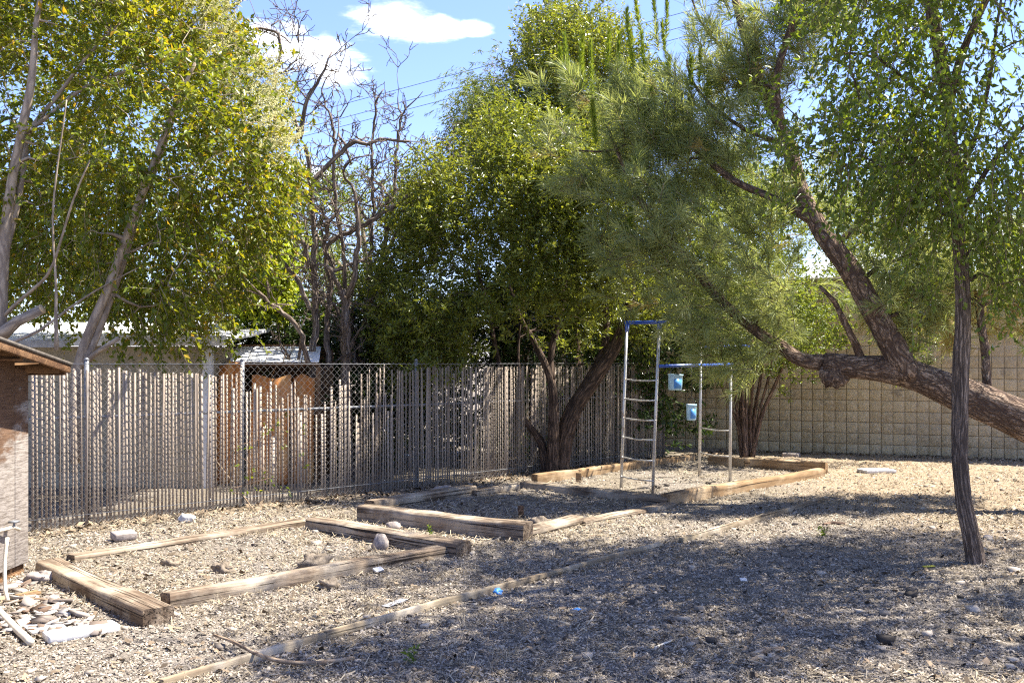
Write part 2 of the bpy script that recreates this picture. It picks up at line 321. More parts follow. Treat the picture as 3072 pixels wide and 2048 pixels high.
MB().box((-9*BW, .012, -.3), ((NC+10)*BW, BD, NR*BH-.025)).build('core', M['mortar'], wall)
MB().box((-9*BW, -.03, NR*BH-.02), ((NC+10)*BW, BD+.03, NR*BH+.05)).build('cap', M['mortar'], wall)

# ------------------------------------------------------------------ chain-link fence with slats
FA = np.array([-4.83, 9.70, 0.]); FB = np.array([2.74, 17.27, 0.]); FL = np.linalg.norm(FB-FA); fdir = (FB-FA)/FL; FH = 1.70
fence = thing('chain_link_fence', 'long chain-link fence filled with weathered wooden slats', 'fence', tuple(FA)); fence.rotation_euler = (0, 0, math.atan2(fdir[1], fdir[0]))
def f_at(px):                                            # distance along the fence where a pixel column meets it
    u = (px-CX)/F; Zt = 14.53/(1-u); return (Zt-FA[1])*math.sqrt(2)
top_pts = [(100, 1.66), (330, 1.66), (480, 1.62), (620, 1.60), (700, 1.58), (745, 1.50), (800, 1.45), (900, 1.40), (965, 1.30), (1000, 1.30), (1050, 1.55), (1150, 1.62), (1240, 1.62), (1300, 1.66), (2000, 1.68)]
tx = [f_at(a) for a, b in top_pts]; ty = [b for a, b in top_pts]
slat0 = MB().box((-.0125, .004, 0), (.0125, .009, 1.)).build('slat', M['slat'], link=False)
ns = 246; pitch = FL/ns
for i in range(ns):
    s = (i+.5)*pitch; h = np.interp(s, tx, ty)
    gap = f_at(700) < s < f_at(1180)
    if gap and R.random() < .10: continue
    h += R.normal(0, .012); 
    if gap: h += R.choice([0, -.25, -.10, .10, -.55], p=[.34, .22, .2, .14, .10])+R.normal(0, .05)
    elif R.random() < .1: h += R.uniform(-.12, .06)
    h = min(h, 1.76)
    o = slat0.copy(); C.objects.link(o); o.name = 'slat'; o.parent = fence; o.location = (s, R.uniform(-.002, .004), -.03)
    o.scale = (R.uniform(.7, 1.25), 1, h); o.rotation_euler = (R.normal(0, .004), R.normal(0, .008), R.normal(0, .28))
wm = MB(); nz = 40; dz = FH/nz
for i in range(ns*1+1):
    z = np.linspace(.02, FH, nz*1+1); x = i*pitch+np.where((np.arange(len(z))+i) % 2 == 0, -.5, .5)*pitch*1.06; y = np.where(np.arange(len(z)) % 2 == 0, -.004, -.0005)
    wm.tube(np.stack([x, y, z], 1), .0024, 3, cap=False)
tag(wm.build('wire_mesh', M['wire'], fence), kind='stuff')
for s in [.05]+[f_at(x) for x in (265, 733, 1255, 1640, 1890)]+[FL-.03]:
    if s < 0: continue
    po = MB().tube([(s, .045, -.2), (s, .045, 1.2), (s, .045, 1.73)], .024, 10).build('post', M['pipe'], fence, True)
    MB().tube([(s, .045, 1.725), (s, .045, 1.74), (s, .045, 1.755)], [.027, .024, .008], 10).build('post_cap', M['pipe'], po, True)
for zz, rr in ((1.13, .016), (FH-.01, .003), (.12, .003)):
    MB().tube([(0, .03 if rr > .01 else -.006, zz), (FL/2, .03 if rr > .01 else -.006, zz-.01), (FL, .03 if rr > .01 else -.006, zz)], rr, 8).build('rail' if rr > .01 else 'tension_wire', M['pipe'], fence, True)

# ------------------------------------------------------------------ plywood shed at the very left
SX = -3.95
shed = thing('plywood_shed', 'low plywood shed with peeling white paint and sagging roof', 'shed', (SX, 7.9, 0))
def sb(lo, hi, name, mt, par=shed, bv=.004):
    o = MB().box(lo, hi).build(name, mt, par); return bevel(o, bv) if bv else o
yy = [-2.9, -1.68, -.46, -.215, 0.]
for a, b in zip(yy, yy[1:]): sb((-.02, a+.003, .08), (0, b-.003, 1.72 if b < -.1 else 1.66), 'wall_panel', M['plywood'])
sb((-1.6, -.018, .08), (-.021, -.001, 1.64), 'wall_panel', M['plywood'])
sb((-1.6, -2.9, .02), (-.03, -.02, .078), 'sill_beam', M['brownwood'])
sb((-.06, -2.9, -.05), (-.022, -.022, .02), 'base_board', M['brownwood'])
th = math.atan2(.12, .72)
rm = Matrix.Translation((0, -.05, 1.655)) @ Matrix.Rotation(-th, 4, 'X')
ro = MB().box((-1.9, -3.2, .05), (.30, .17, .075), rm).build('roof', M['shingle'], shed)
bevel(MB().box((.262, -3.2, -.01), (.292, .165, .048), rm).build('fascia', M['brownwood'], ro), .003)
for k in range(6): MB().box((-1.8, -3.0+k*.6, -.03), (.255, -2.955+k*.6, .046), rm).build('rafter', M['brownwood'], ro)
MB().box((-1.8, .13, -.03), (.255, .16, .046), rm).build('rafter', M['brownwood'], ro)

# ------------------------------------------------------------------ neighbour's buildings behind the fence
BZ = 13.2
nb = thing('siding_outbuilding', 'beige horizontal-sided outbuilding with low roof behind the fence', 'building', (P(610, 1085, BZ)[0], BZ, 0))
x1 = 0.; x0 = -6.5
for k in range(8):
    z0 = -.02+k*.243; bevel(MB().add([(x0, -.018, z0), (x1, -.018, z0), (x1, 0, z0+.239), (x0, 0, z0+.239), (x0, .03, z0), (x1, .03, z0), (x1, .03, z0+.239), (x0, .03, z0+.239)], q=[(0, 1, 2, 3), (4, 7, 6, 5), (0, 4, 5, 1), (2, 6, 7, 3), (1, 5, 6, 2), (0, 3, 7, 4)]).build('siding_board', M['siding'], nb), .004)
MB().box((x0, .03, -.1), (x1, 3.6, 1.92)).build('wall', M['siding'], nb)
bevel(MB().box((.0, -.05, -.05), (.13, .06, 1.92)).build('corner_post', M['whitewood'], nb), .006)
rf = MB().add([(x0-.3, -.45, 1.96), (.42, -.45, 1.96), (.42, 4., 2.35), (x0-.3, 4., 2.35), (x0-.3, -.45, 2.02), (.42, -.45, 2.02), (.42, 4., 2.41), (x0-.3, 4., 2.41)], q=[(0, 3, 2, 1), (4, 5, 6, 7), (0, 1, 5, 4), (1, 2, 6, 5), (2, 3, 7, 6), (3, 0, 4, 7)]).build('roof', M['awning'], nb)
bevel(MB().box((x0-.3, -.475, 1.90), (-1.6, -.452, 2.0)).build('fascia', M['roofing'], rf), .004)
bevel(MB().box((-1.59, -.475, 1.92), (.44, -.452, 2.06)).build('fascia', M['whitewood'], rf), .004)
# lean-to with the white sheet roof
LZ = 14.0; lx = P(645, 1085, LZ)[0]
lt = thing('lean_to', 'open lean-to with white sheet metal roof beside the outbuilding', 'lean-to', (lx, LZ, 0))
wL = P(968, 1085, LZ)[0]-lx
for k in range(5):
    a, b = .26+k*(wL-.26)/5, .26+(k+1)*(wL-.26)/5-.012; sh = -.16
    bevel(MB().add([(a, -.2, 1.70), (b, -.2, 1.70), (b+sh, .75, 1.93), (a+sh, .75, 1.93), (a, -.2, 1.715), (b, -.2, 1.715), (b+sh, .75, 1.945), (a+sh, .75, 1.945)], q=[(0, 3, 2, 1), (4, 5, 6, 7), (0, 1, 5, 4), (1, 2, 6, 5), (2, 3, 7, 6), (3, 0, 4, 7)]).build('roof_sheet', M['awning'], lt), .003)
bevel(MB().box((.05, .77, 1.93), (wL-.2, .81, 1.975)).build('ridge_trim', M['brownwood'], lt), .003)
bevel(MB().box((0, .0, -.05), (.26, .03, 1.91)).build('end_panel', M['siding'], lt), .003)
bevel(MB().box((.26, -.19, 1.64), (wL, -.15, 1.695)).build('eave_beam', M['brownwood'], lt), .003)
for k in (.28, wL-.06): bevel(MB().box((k, -.18, -.05), (k+.06, -.12, 1.64)).build('post', M['brownwood'], lt), .003)
MB().box((0, .82, -.05), (wL, .86, 1.9)).build('back_wall', M['brownwood'], lt)
# things stored under the lean-to: orange sheets leaning there
def sheet(px0, px1, pyt, Z, label, seed, mt='rust', lean=.18):
    a = P(px0, pyt, Z); b = P(px1, pyt, Z); W = b[0]-a[0]; H = a[2]; r = np.random.default_rng(seed)
    n, k = 10, 14; u, v = np.meshgrid(np.linspace(0, 1, n), np.linspace(0, 1, k)); 
    X = u*W+.01*np.sin(v*5+seed); Zz = v*H*(1-.02*np.sin(u*7+seed)); Y = v*lean+.02*np.sin(u*12+seed)+.01*np.sin(v*9)
    f = np.stack([X, Y, Zz], -1).reshape(-1, 3); i = (np.arange(k-1)[:, None]*n+np.arange(n-1)).reshape(-1); q = np.stack([i, i+1, i+n+1, i+n], 1)
    m = MB().add(f, q=q); o = m.build('leaning_sheet', M[mt]); o.location = (a[0], Z, 0); s = o.modifiers.new('thick', 'SOLIDIFY'); s.thickness = .02
    return tag(o, label, 'sheet', 'orange sheets leaning under the lean-to')
sheet(645, 722, 1090, 13.55, 'dark orange sheet beside the white corner post behind the fence', 1)
sheet(745, 862, 1130, 13.5, 'pale orange wavy sheet in the middle behind the slats', 4)
sheet(868, 938, 1128, 13.65, 'orange sheet nearest the dead trunks behind the fence', 8)

# ------------------------------------------------------------------ timbers of the garden beds
def timber(a, b, label, w=.2, h=.13, mt='tie', name='timber', sink=.05, seed=0, cat='timber', group='timbers edging the garden beds', tip=0., off=0.):
    """a, b: ground points of the near lower edge ends; the beam lies beyond that edge"""
    A, B = np.asarray(a, float), np.asarray(b, float); L = np.linalg.norm(B-A); d = (B-A)/L; r = np.random.default_rng(seed)
    nrm = np.array([-d[1], d[0], 0]); 
    if nrm[1] < 0: nrm = -nrm
    if off: A = A+nrm*off; B = B+nrm*off
    n = max(4, int(L/.05)); xs = np.linspace(0, L, n); m = 14
    # closed cross-section with worn rounded edges
    ang = [(-1, -1), (-.3, -1), (.3, -1), (1, -1), (1, -.3), (1, .35), (.97, .8), (.8, .98), (.3, 1), (-.3, 1), (-.8, .98), (-.97, .8), (-1, .35), (-1, -.3)]
    V = []
    for i, x in enumerate(xs):
        for k, (cy, cz) in enumerate(ang): V.append((x, cy*w/2, cz*h/2+h/2))
    V = np.array(V); V[:, 1:] += .004*np.stack([n3(V*np.array([.5, 2, 2]), 9, seed), n3(V*np.array([.5, 2, 2]), 9, seed+9)], 1)*(h/.13)
    V[:, 2] += .006*n3(V*np.array([1, 0, 0]), 3, seed+3)
    e = V[:, 0] < .01; V[e, 0] += r.normal(0, .006, e.sum()); e = V[:, 0] > L-.01; V[e, 0] += r.normal(0, .006, e.sum())
    i = np.arange(n-1)[:, None]*m; j = np.arange(m)[None]; kk = (j+1) % m
    q = np.stack([i+j, i+m+j, i+m+kk, i+kk], -1).reshape(-1, 4)
    e = (n-1)*m; t = [(0, k, k+1) for k in range(1, m-1)]+[(e, e+k+1, e+k) for k in range(1, m-1)]
    if nrm[0]*-d[1]+nrm[1]*d[0] < 0: V[:, 1] *= -1; q = q[:, ::-1]; t = [x[::-1] for x in t]
    o = MB().add(V, q=q, t=t).build(name, M[mt], smooth=True)
    o.location = tuple(A+nrm*w/2+np.array([0, 0, gh(A[0], A[1])-sink])); o.rotation_euler = (0, -math.atan2(B[2]-A[2]+tip, L), math.atan2(d[1], d[0]))
    s = o.modifiers.new('sm', 'EDGE_SPLIT'); s.split_angle = math.radians(50)
    return tag(o, label, cat, group)
timber(G(105, 1722), G(428, 1877), 'thick brown timber running from the plywood shed, its cut end facing forward', .21, .16, seed=1, sink=.045)
timber(G(225, 1690), G(915, 1580), 'sunken grey timber along the back of the first bed', .17, .12, seed=2, sink=.06)
timber(G(512, 1822), G(1372, 1662), 'long cracked grey timber along the front of the first bed', .15, .15, seed=3, sink=.05, tip=.0)
timber(G(915, 1590), G(1368, 1672), 'brown timber closing the first bed beside the gap', .2, .16, seed=4, sink=.04)
timber(G(1072, 1562), G(1568, 1620), 'reddish square timber at the near end of the second bed', .2, .19, seed=5, sink=.03)
timber(G(1125, 1530), G(1432, 1482), 'sunlit pale timber along the back of the second bed', .19, .14, seed=6, sink=.03)
timber(G(1430, 1486), G(1560, 1468), 'short shaded timber continuing the back of the second bed', .18, .12, seed=7, sink=.05)
timber(G(1575, 1612), G(1752, 1568), 'short rough timber joining the corner of the second bed', .18, .13, seed=8, sink=.04)
timber(G(1757, 1570), G(2030, 1515), 'half-buried timber running up to the newer lumber corner', .18, .11, seed=9, sink=.06)
timber(G(1560, 1462), G(2000, 1512), 'dark timber between the second bed and the play frame', .19, .14, seed=10, sink=.05)
timber(G(2010, 1512), G(2476, 1432), 'long orange lumber plank along the front of the play bed', .14, .16, 'lumber', 'lumber_plank', .02, 11, group='lumber framing the play bed')
timber(G(2125, 1396), G(2476, 1420), 'orange lumber plank at the back of the play bed by the block wall', .12, .17, 'lumber', 'lumber_plank', .02, 12, group='lumber framing the play bed')
timber(G(1612, 1448), G(2085, 1384), 'orange-brown lumber plank on the fence side of the play bed', .12, .15, 'lumber', 'lumber_plank', .02, 13, group='lumber framing the play bed')
for i, (a, b) in enumerate((((1735, 1442), (1750, 1440)), ((2238, 1403), (2255, 1404)))):
    A = G(*a); tag(bevel(MB().box((-.04, -.05, -.05), (.04, 0, .13)).build('stake', M['lumber']), .004), ['short lumber stake inside the fence-side plank', 'short lumber stake inside the plank by the block wall'][i], 'stake').location = (A[0], A[1]-.04, 0)
timber(G(490, 2052), G(985, 1912), 'pale edging board at the bottom of the picture, half buried', .05, .07, 'edging', 'edging_board', .035, 21, 'edging board', 'edging boards laid in a line')
timber(G(983, 1914), G(1988, 1640), 'longest edging board crossing the yard diagonally', .045, .09, 'edging', 'edging_board', .03, 22, 'edging board', 'edging boards laid in a line')
timber(G(2048, 1628), G(2482, 1500), 'shaded edging board pointing toward the corner of the play bed', .045, .085, 'edging', 'edging_board', .03, 23, 'edging board', 'edging boards laid in a line')

# ------------------------------------------------------------------ climbing frame
pf = thing('climbing_frame', 'old steel climbing frame with ladder and blue painted bars', 'play frame', tuple(G(1910, 1468)))
O = G(1910, 1468)
def L(v): return np.asarray(v)-O
lb, rb = G(1862, 1462), G(1957, 1477); ltp, rtp = P(1881, 968, lb[1]), P(1978, 966, rb[1])
def tb(name, pts, r, mt, par=pf, s=10): return MB().tube([L(p) for p in pts], r, s).build(name, M[mt], par, True)
up = np.array([0, 0, -.15])
rails = [tb('ladder_rail', [lb+up, (lb+ltp)/2, ltp], .021, 'steel'), tb('ladder_rail', [rb+up, (rb+rtp)/2, rtp], .021, 'steel')]
for py in (1137, 1195, 1253, 1310, 1370, 1428):
    t = (1462-py)/(1462-968.); a = lb+(ltp-lb)*t; b = rb+(rtp-rb)*t; mid = (a+b)/2-np.array([0, 0, .012])
    rg = tb('rung', [a+(b-a)*.02, a+(b-a)*.25-np.array([0, 0, .009]), mid, a+(b-a)*.75-np.array([0, 0, .009]), b-(b-a)*.02], .0105, 'steel')
    for e in (a, b):
        f = np.array([0, -.024, 0]); MB().tube([L(e+f*.7), L(e+f*1.25)], .011, 8).build('bolt', M['steel'], rg)
ov = unit(rtp-ltp)
tb('top_bar', [ltp-ov*.03, (ltp+rtp)/2, rtp+ov*.12], .026, 'blue')
for r_, c in zip(rails, (ltp, rtp)): tb('sleeve', [c-np.array([0, 0, .13]), c-np.array([0, 0, .06]), c+np.array([0, 0, .02])], .028, 'blue', r_)
p1, p2 = G(2098, 1428), G(2190, 1443)
t1, t2 = P(2103, 1040, p1[1]), P(2192, 1093, p2[1])
posts = [tb('post', [p1+up, (p1+t1)/2, t1], .022, 'steel'), tb('post', [p2+up, (p2+t2)/2, t2], .022, 'steel')]
for py in (1282, 1361):
    t = (1436-py)/(1436-1092.)*1.62; a = p1+np.array([(P(2101, py, p1[1])-p1)[0], 0, t]); b = p2+np.array([0, 0, t])
    tb('rung', [a, (a*2+b)/3-np.array([0, 0, .012]), (a+b)/2-np.array([0, 0, .016]), (a+b*2)/3-np.array([0, 0, .012]), b], .0105, 'steel')
h0 = P(1978, 1098, rb[1]-.02); tb('cross_bar', [h0, (h0+t2)/2, t2+np.array([.02, 0, 0])], .022, 'blue')
tb('cross_bar', [t1-np.array([-.04, 0, 0]), (t1+P(2250, 1038, 14.6))/2, P(2250, 1038, 14.6)], .022, 'blue')
# two jugs hung from the bar by cords
def jug(px, py0, py1, wpx, Z, label, ybar, tilt):
    a = P(px, py0, Z); b = P(px, py1, Z); W = wpx/F*Z; H = a[2]-b[2]
    t = thing('hanging_jug', label, 'jug', tuple(b))
    prof = [(0, .84), (.06, .95), (.5, 1.), (.9, 1.02), (.94, 1.1), (1., 1.1)]
    m = MB(); V = []; nn = 16
    for z, s in prof:
        for k in range(nn):
            an = 2*PI*k/nn; c, si = math.cos(an), math.sin(an); f = (abs(c)**4+abs(si)**4)**-.25; V.append((c*f*W/2*s, si*f*W/2*.8*s, z*H))
    V = np.array(V); q = [(i*nn+k, i*nn+(k+1) % nn, (i+1)*nn+(k+1) % nn, (i+1)*nn+k) for i in range(len(prof)-1) for k in range(nn)]
    m.add(V, q=q, t=[(0, k+1, k) for k in range(1, nn-1)]); bo = m.build('body', M['jug'], t, True)
    so = bo.modifiers.new('wall', 'SOLIDIFY'); so.thickness = .004
    zb = CH-(ybar-HY)/F*Z-b[2]
    MB().tube([(-W*.48, 0, H*.97), (-W*.3, 0, H*1.3), (0, 0, H*1.5), (W*.3, 0, H*1.3), (W*.48, 0, H*.97)], .004, 5).build('handle', M['cable'], t)
    MB().tube([(0, 0, H*1.5), (.002, .0, (H*1.5+zb)/2), (0, 0, zb)], .005, 5).build('cord', M['cable'], t)
    MB().box((-W*.3, -W*.44, H*.12), (W*.3, -W*.405, H*.7)).build('label_panel', M['bluebit'], bo)
    t.rotation_euler = (0, tilt, .3)
jug(2025, 1122, 1170, 40, 13.05, 'pale blue plastic jug hanging close under the blue bar', 1097, .04)
jug(2074, 1212, 1260, 28, 13.3, 'smaller light blue jug hanging lower on a long cord', 1096, 0.)

# ------------------------------------------------------------------ tree building blocks
def inside(poly, x, y):
    c = np.zeros(len(x), bool); n = len(poly)
    for i in range(n):
        (x0, y0), (x1, y1) = poly[i], poly[(i+1) % n]
        if y0 == y1: continue
        c ^= ((y0 > y) != (y1 > y)) & (x < (x1-x0)*(y-y0)/(y1-y0)+x0)
    return c
def edge_d(poly, x, y):
    d = np.full(len(x), 1e9); n = len(poly)
    for i in range(n):
        a = np.array(poly[i], float); b = np.array(poly[(i+1) % n], float); e = b-a; t = np.clip(((x-a[0])*e[0]+(y-a[1])*e[1])/max(e@e, 1e-6), 0, 1)
        d = np.minimum(d, np.hypot(x-a[0]-t*e[0], y-a[1]-t*e[1]))
    return d
def volume(poly, n, Z, hmax, edge=160, thr=-.35, ns=1.1, seed=0, shell=.62, clump=1, sig=.17, rag=26):
    if clump > 1:
        c = volume(poly, n//clump+1, Z, hmax, edge, thr, ns, seed, shell); r = np.random.default_rng(seed+99); return (np.repeat(c, clump, 0)+r.normal(0, sig, (len(c)*clump, 3)))[:n]
    """n points through a crown: a rounded volume of real depth around distance Z, whose outline is poly; gaps where a noise is low"""
    r = np.random.default_rng(seed); pa = np.array(poly, float); lo, hi = pa.min(0), pa.max(0); out = []; got = 0
    while got < n:
        x = r.uniform(lo[0], hi[0], n*2); y = r.uniform(lo[1], hi[1], n*2); q = np.stack([x, y, 0*x], 1); k = inside(poly, x+rag*n3(q, .035, seed+7), y+rag*n3(q, .035, seed+8)); x, y = x[k], y[k]
        d = edge_d(poly, x, y); h = hmax*np.sqrt(np.clip(d/edge, .01, 1)); u = r.uniform(-1, 1, len(x)); u = np.sign(u)*np.abs(u)**shell
        z = Z+h*u; p = np.stack([(x-CX)/F*z, z, CH-(y-HY)/F*z], 1)
        k = (n3(p, ns, seed+5)+.35*n3(p, ns*3, seed+6) > thr+r.normal(0, .18, len(p))) & (p[:, 2] > .1); p = p[k]; out.append(p); got += len(p)
    return np.concatenate(out)[:n]
def leaves(m, tw, dr, per, ll, lw, tl, r, droop=.25, fold=.25, up=.5, jit=.25, mean=None):
    """leaf blades along twigs starting at tw with direction dr"""
    n = len(tw); N = n*per; b = np.repeat(tw, per, 0); d = np.repeat(dr, per, 0); t = np.tile((np.arange(per)+.6)/per, n)+r.normal(0, .06, N)
    c = b+d*(tl*t)[:, None]; c[:, 2] -= droop*tl*t*t
    rv = unit(r.normal(size=(N, 3))); rad = unit(rv-d*(rv*d).sum(1, keepdims=True))
    ld = unit(d*.55+rad*.85+np.array([0, 0, -droop])+r.normal(0, jit, (N, 3)))
    nr = unit(np.array([0, 0, up])+r.normal(0, .55, (N, 3))); sd = unit(np.cross(ld, nr)); nn = np.cross(sd, ld)
    s = r.uniform(.6, 1.15, N)[:, None]; l = ld*ll*s; wv = sd*lw*.5*s; fo = nn*lw*fold*s
    V = np.stack([c, c+l*.42+wv+fo, c+l-nn*ll*.06*s, c+l*.42-wv+fo], 1).reshape(-1, 3); i = np.arange(N)*4
    rn = np.clip(np.repeat(r.uniform(0, 1, n), per)*.45+r.uniform(0, 1, N)*.55, 0, 1); od = r.random(N) < .035; rn = np.where(od, .99, np.minimum(rn, .97))
    m.add(V, t=np.stack([i, i+1, i+2, i, i+2, i+3], 1).reshape(-1, 3), rnd=np.repeat(rn, 4))
def twigs(m, tw, dr, tl, rad, droop=.25):
    n = len(tw); ang = np.arange(3)*2.094; a = unit(np.cross(dr, np.array([.3, .2, 1.]))); b = np.cross(dr, a)
    ring = np.cos(ang)[None, :, None]*a[:, None]+np.sin(ang)[None, :, None]*b[:, None]
    e = tw+dr*tl; e = e.copy(); e[:, 2] -= droop*tl
    V = np.concatenate([tw[:, None]+ring*rad, e[:, None]+ring*rad*.4], 1).reshape(-1, 3); i = (np.arange(n)*6)[:, None]; j = np.arange(3)[None]; k = (j+1) % 3
    m.add(V, q=np.stack([i+j, i+k, i+3+k, i+3+j], -1).reshape(-1, 4), tuv=V*np.array([.1, .1, 1]))
def network(m, limbs, targets, r, r0=.012, wig=.10, sides=4, rmin=.004):
    """grow thin branches from the traced limbs to the target points, nearest first"""
    nodes = np.concatenate([l[0] for l in limbs]); rads = np.concatenate([l[1] for l in limbs]); T = targets.copy(); best = np.full(len(T), 1e9); bi = np.zeros(len(T), int); chk = 0
    left = np.ones(len(T), bool)
    for _ in range(len(T)):
        new = nodes[chk:]
        for a in range(0, len(new), 4000):
            dd = np.linalg.norm(T[:, None]-new[None, a:a+4000], axis=2)+.35*np.maximum(new[None, a:a+4000, 2]-T[:, None, 2], 0); k = dd.argmin(1); v = dd[np.arange(len(T)), k]; u = v < best; best[u] = v[u]; bi[u] = k[u]+chk+a
        chk = len(nodes)
        i = np.where(left, best, 1e8).argmin(); left[i] = False; p0 = nodes[bi[i]]; ra = min(rads[bi[i]]*.7, r0*3); d = T[i]-p0; ln = np.linalg.norm(d)
        if ln < .05: continue
        n = max(3, int(ln/.16)); t = np.linspace(0, 1, n)[:, None]; pth = p0+d*t+np.sin(t*PI)*np.array([0, 0, .12])*ln+np.sin(t*PI)*r.normal(0, wig, 3)*ln+r.normal(0, .015, (n, 3))*np.sin(t*PI)
        rr = np.linspace(max(ra, rmin*1.3), rmin, n); m.tube(pth, rr, sides, cap=False); nodes = np.r_[nodes, pth[1:]]; rads = np.r_[rads, rr[1:]]
def limb(pts, Zs, wid, step=.12):
    """traced limb: pixel points, depth (one or a list), widths in pixels"""
    Zs = np.broadcast_to(np.asarray(Zs, float), len(pts)) if np.ndim(Zs) == 0 or len(Zs) == len(pts) else np.linspace(Zs[0], Zs[1], len(pts))
    wd_ = np.interp(np.linspace(0, 1, len(pts)), np.linspace(0, 1, len(wid)), wid)
    return smooth_path([P(x, y, z) for (x, y), z in zip(pts, Zs)], [ww/2/F*z for ww, z in zip(wd_, Zs)], step)
def outward(p, c, r, upw=.5, sp=.6): return unit(unit(p-c)+np.array([0, 0, upw])+r.normal(0, sp, p.shape))
def local(o, base):                                     # move a mesh built in world space so that its parent can sit at the base
    me = o.data; n = len(me.vertices); a = np.empty(n*3, np.float32); me.vertices.foreach_get('co', a); a = a.reshape(-1, 3)-np.asarray(base, np.float32); me.vertices.foreach_set('co', a.ravel()); me.update()
    return o
def tree(name, label, base, limbs, bark, cat='tree', group=None, rough=.06, sides=12, big=.03):
    t = thing(name, label, cat, tuple(base), group)
    m = MB(); 
    for i, (p, rr) in enumerate(limbs): m.tube(p, rr, sides if rr.max() > big else 6, rough=rough if rr.max() > .012 else 0, seed=i)
    local(m.build('trunk', M[bark], t, True), base); return t
def part(t, m, name, mt, base, smooth=False, kind=None):
    o = local(m.build(name, M[mt], t, smooth), base); tag(o, kind=kind); return o

# ------------------------------------------------------------------ privet at the left, behind the fence
r = np.random.default_rng(11); PZ = 11.2
pv_l = [limb([(228, 1390), (228, 1150), (262, 1010), (330, 850), (400, 650), (470, 470), (520, 330), (590, 180)], 11.0, (44, 40, 34, 26, 12)),
        limb([(250, 1100), (300, 980), (355, 830), (390, 720), (430, 600), (500, 420), (560, 240)], (11.0, 11.4), (32, 28, 20, 8)),
        limb([(-30, 1400), (-20, 1150), (0, 980), (8, 800), (28, 600), (60, 420), (95, 240), (110, 60), (150, -160)], 10.8, (70, 52, 40, 30, 14)),
        limb([(15, 760), (50, 620), (75, 470), (85, 400), (170, 290), (270, 160), (360, 70)], (10.8, 11.3), (30, 26, 16, 8)),
        limb([(72, 400), (130, 360), (260, 260), (420, 200), (560, 150)], (10.9, 11.6), (20, 15, 6)),
        limb([(0, 1010), (50, 965), (128, 926)], 10.7, (56, 44, 40)),
        limb([(0, 960), (60, 900), (120, 850), (160, 790), (220, 600), (270, 480)], (10.8, 10.4), (16, 12, 6)),
        limb([(170, 1050), (168, 960), (168, 850), (160, 620), (200, 300)], 10.4, (18, 10, 5)),
        limb([(255, 1090), (300, 1050), (355, 1015)], (11., 10.7), (24, 20, 18)),
        limb([(15, 1035), (120, 990), (200, 930), (290, 870), (420, 800)], (10.6, 11), (16, 11, 4)),
        limb([(380, 760), (430, 740), (460, 720)], 11.2, (12, 8, 5)),
        limb([(340, 880), (420, 920), (520, 900), (640, 860)], (11.1, 11.8), (14, 8, 4))]
base = P(228, 1390, 11.0); base[2] = 0
pv_l = [(p_, q_*.74) for p_, q_ in pv_l]; privet = tree('privet_tree', 'leafy privet tree with cream blossoms overhanging the plywood shed', base, pv_l, 'bark_grey', rough=.03)
pvp = [(-420, 300), (-350, -500), (100, -700), (420, -350), (560, -60), (640, 20), (720, 130), (800, 230), (846, 330), (862, 430), (850, 560), (825, 640), (770, 700), (735, 790), (690, 850), (705, 930), (640, 1010), (560, 1030), (430, 1010), (330, 1005), (240, 950), (130, 880), (0, 900), (-200, 880)]
tw = volume(pvp, 8200, PZ+1.3, 1.7, 170, -.50, 1.5, 21, clump=7); cen = P(260, 420, PZ+.6)
low = (tw[:, 2] < 2.4) & (tw[:, 0] < P(240, 1000, 11)[0]); tw = tw[~low | (r.random(len(tw)) < .6)]
dr = outward(tw, cen, r, .1, .7); m = MB(); leaves(m, tw, dr, 12, .095, .045, .30, r, .35); part(privet, m, 'crown', 'leaf_privet', base)
m = MB(); twigs(m, tw, dr, .3, .004, .3); network(m, pv_l, volume(pvp, 620, PZ+.7, 1.2, 190, -.4, 1.5, 22), r, .011); part(privet, m, 'branches', 'bark_grey', base)
fl = volume([(560, -60), (640, 20), (720, 130), (800, 230), (846, 330), (862, 430), (850, 520), (790, 480), (700, 330), (620, 180), (540, 60)], 1100, PZ+1.0, 1.7, 60, -.5, 2.2, 23, clump=4, sig=.1)
fl = fl[fl[:, 2] > 3.9]; m = MB(); leaves(m, fl, outward(fl, cen, r, .8, .4), 30, .022, .016, .20, r, .1, .2, .5, .5); part(privet, m, 'blossoms', 'flower', base)
cut = P(128, 926, 10.7); cd = unit(P(128, 926, 10.7)-P(50, 965, 10.7)); m = MB(); m.tube([cut-cd*.01, cut+cd*.004], [.055, .055], 14); part(privet, m, 'cut_face', 'cutwood', base)

# ------------------------------------------------------------------ bare dead trees
def spray(m, limbs, r, n0=9, ln=.55, lev=2):
    st = []
    for p, rr in limbs:
        k = max(2, int(n0*len(p)/25));
        for i in r.integers(int(len(p)*.25), len(p), k): st.append((p[i], unit(p[min(i+1, len(p)-1)]-p[max(i-1, 0)]), ln*r.uniform(.4, 1.3), min(rr[i]*.55, .014), lev))
    while st:
        p, d, l, ra, v = st.pop(); d = unit(d*.55+r.normal(0, .6, 3)+np.array([0, 0, .22])); n = 6; pts = [p]; dd = d
        for _ in range(n): dd = unit(dd+r.normal(0, .22, 3)+np.array([0, 0, .04])); pts.append(pts[-1]+dd*l/n)
        pts = np.array(pts); m.tube(pts, np.linspace(max(ra, .006), .0042, n+1), 4, cap=False)
        if v > 0:
            for i in r.integers(1, n+1, r.integers(2, 5)): st.append((pts[i], unit(pts[i]-pts[i-1]), l*r.uniform(.3, .6), ra*.55, v-1))
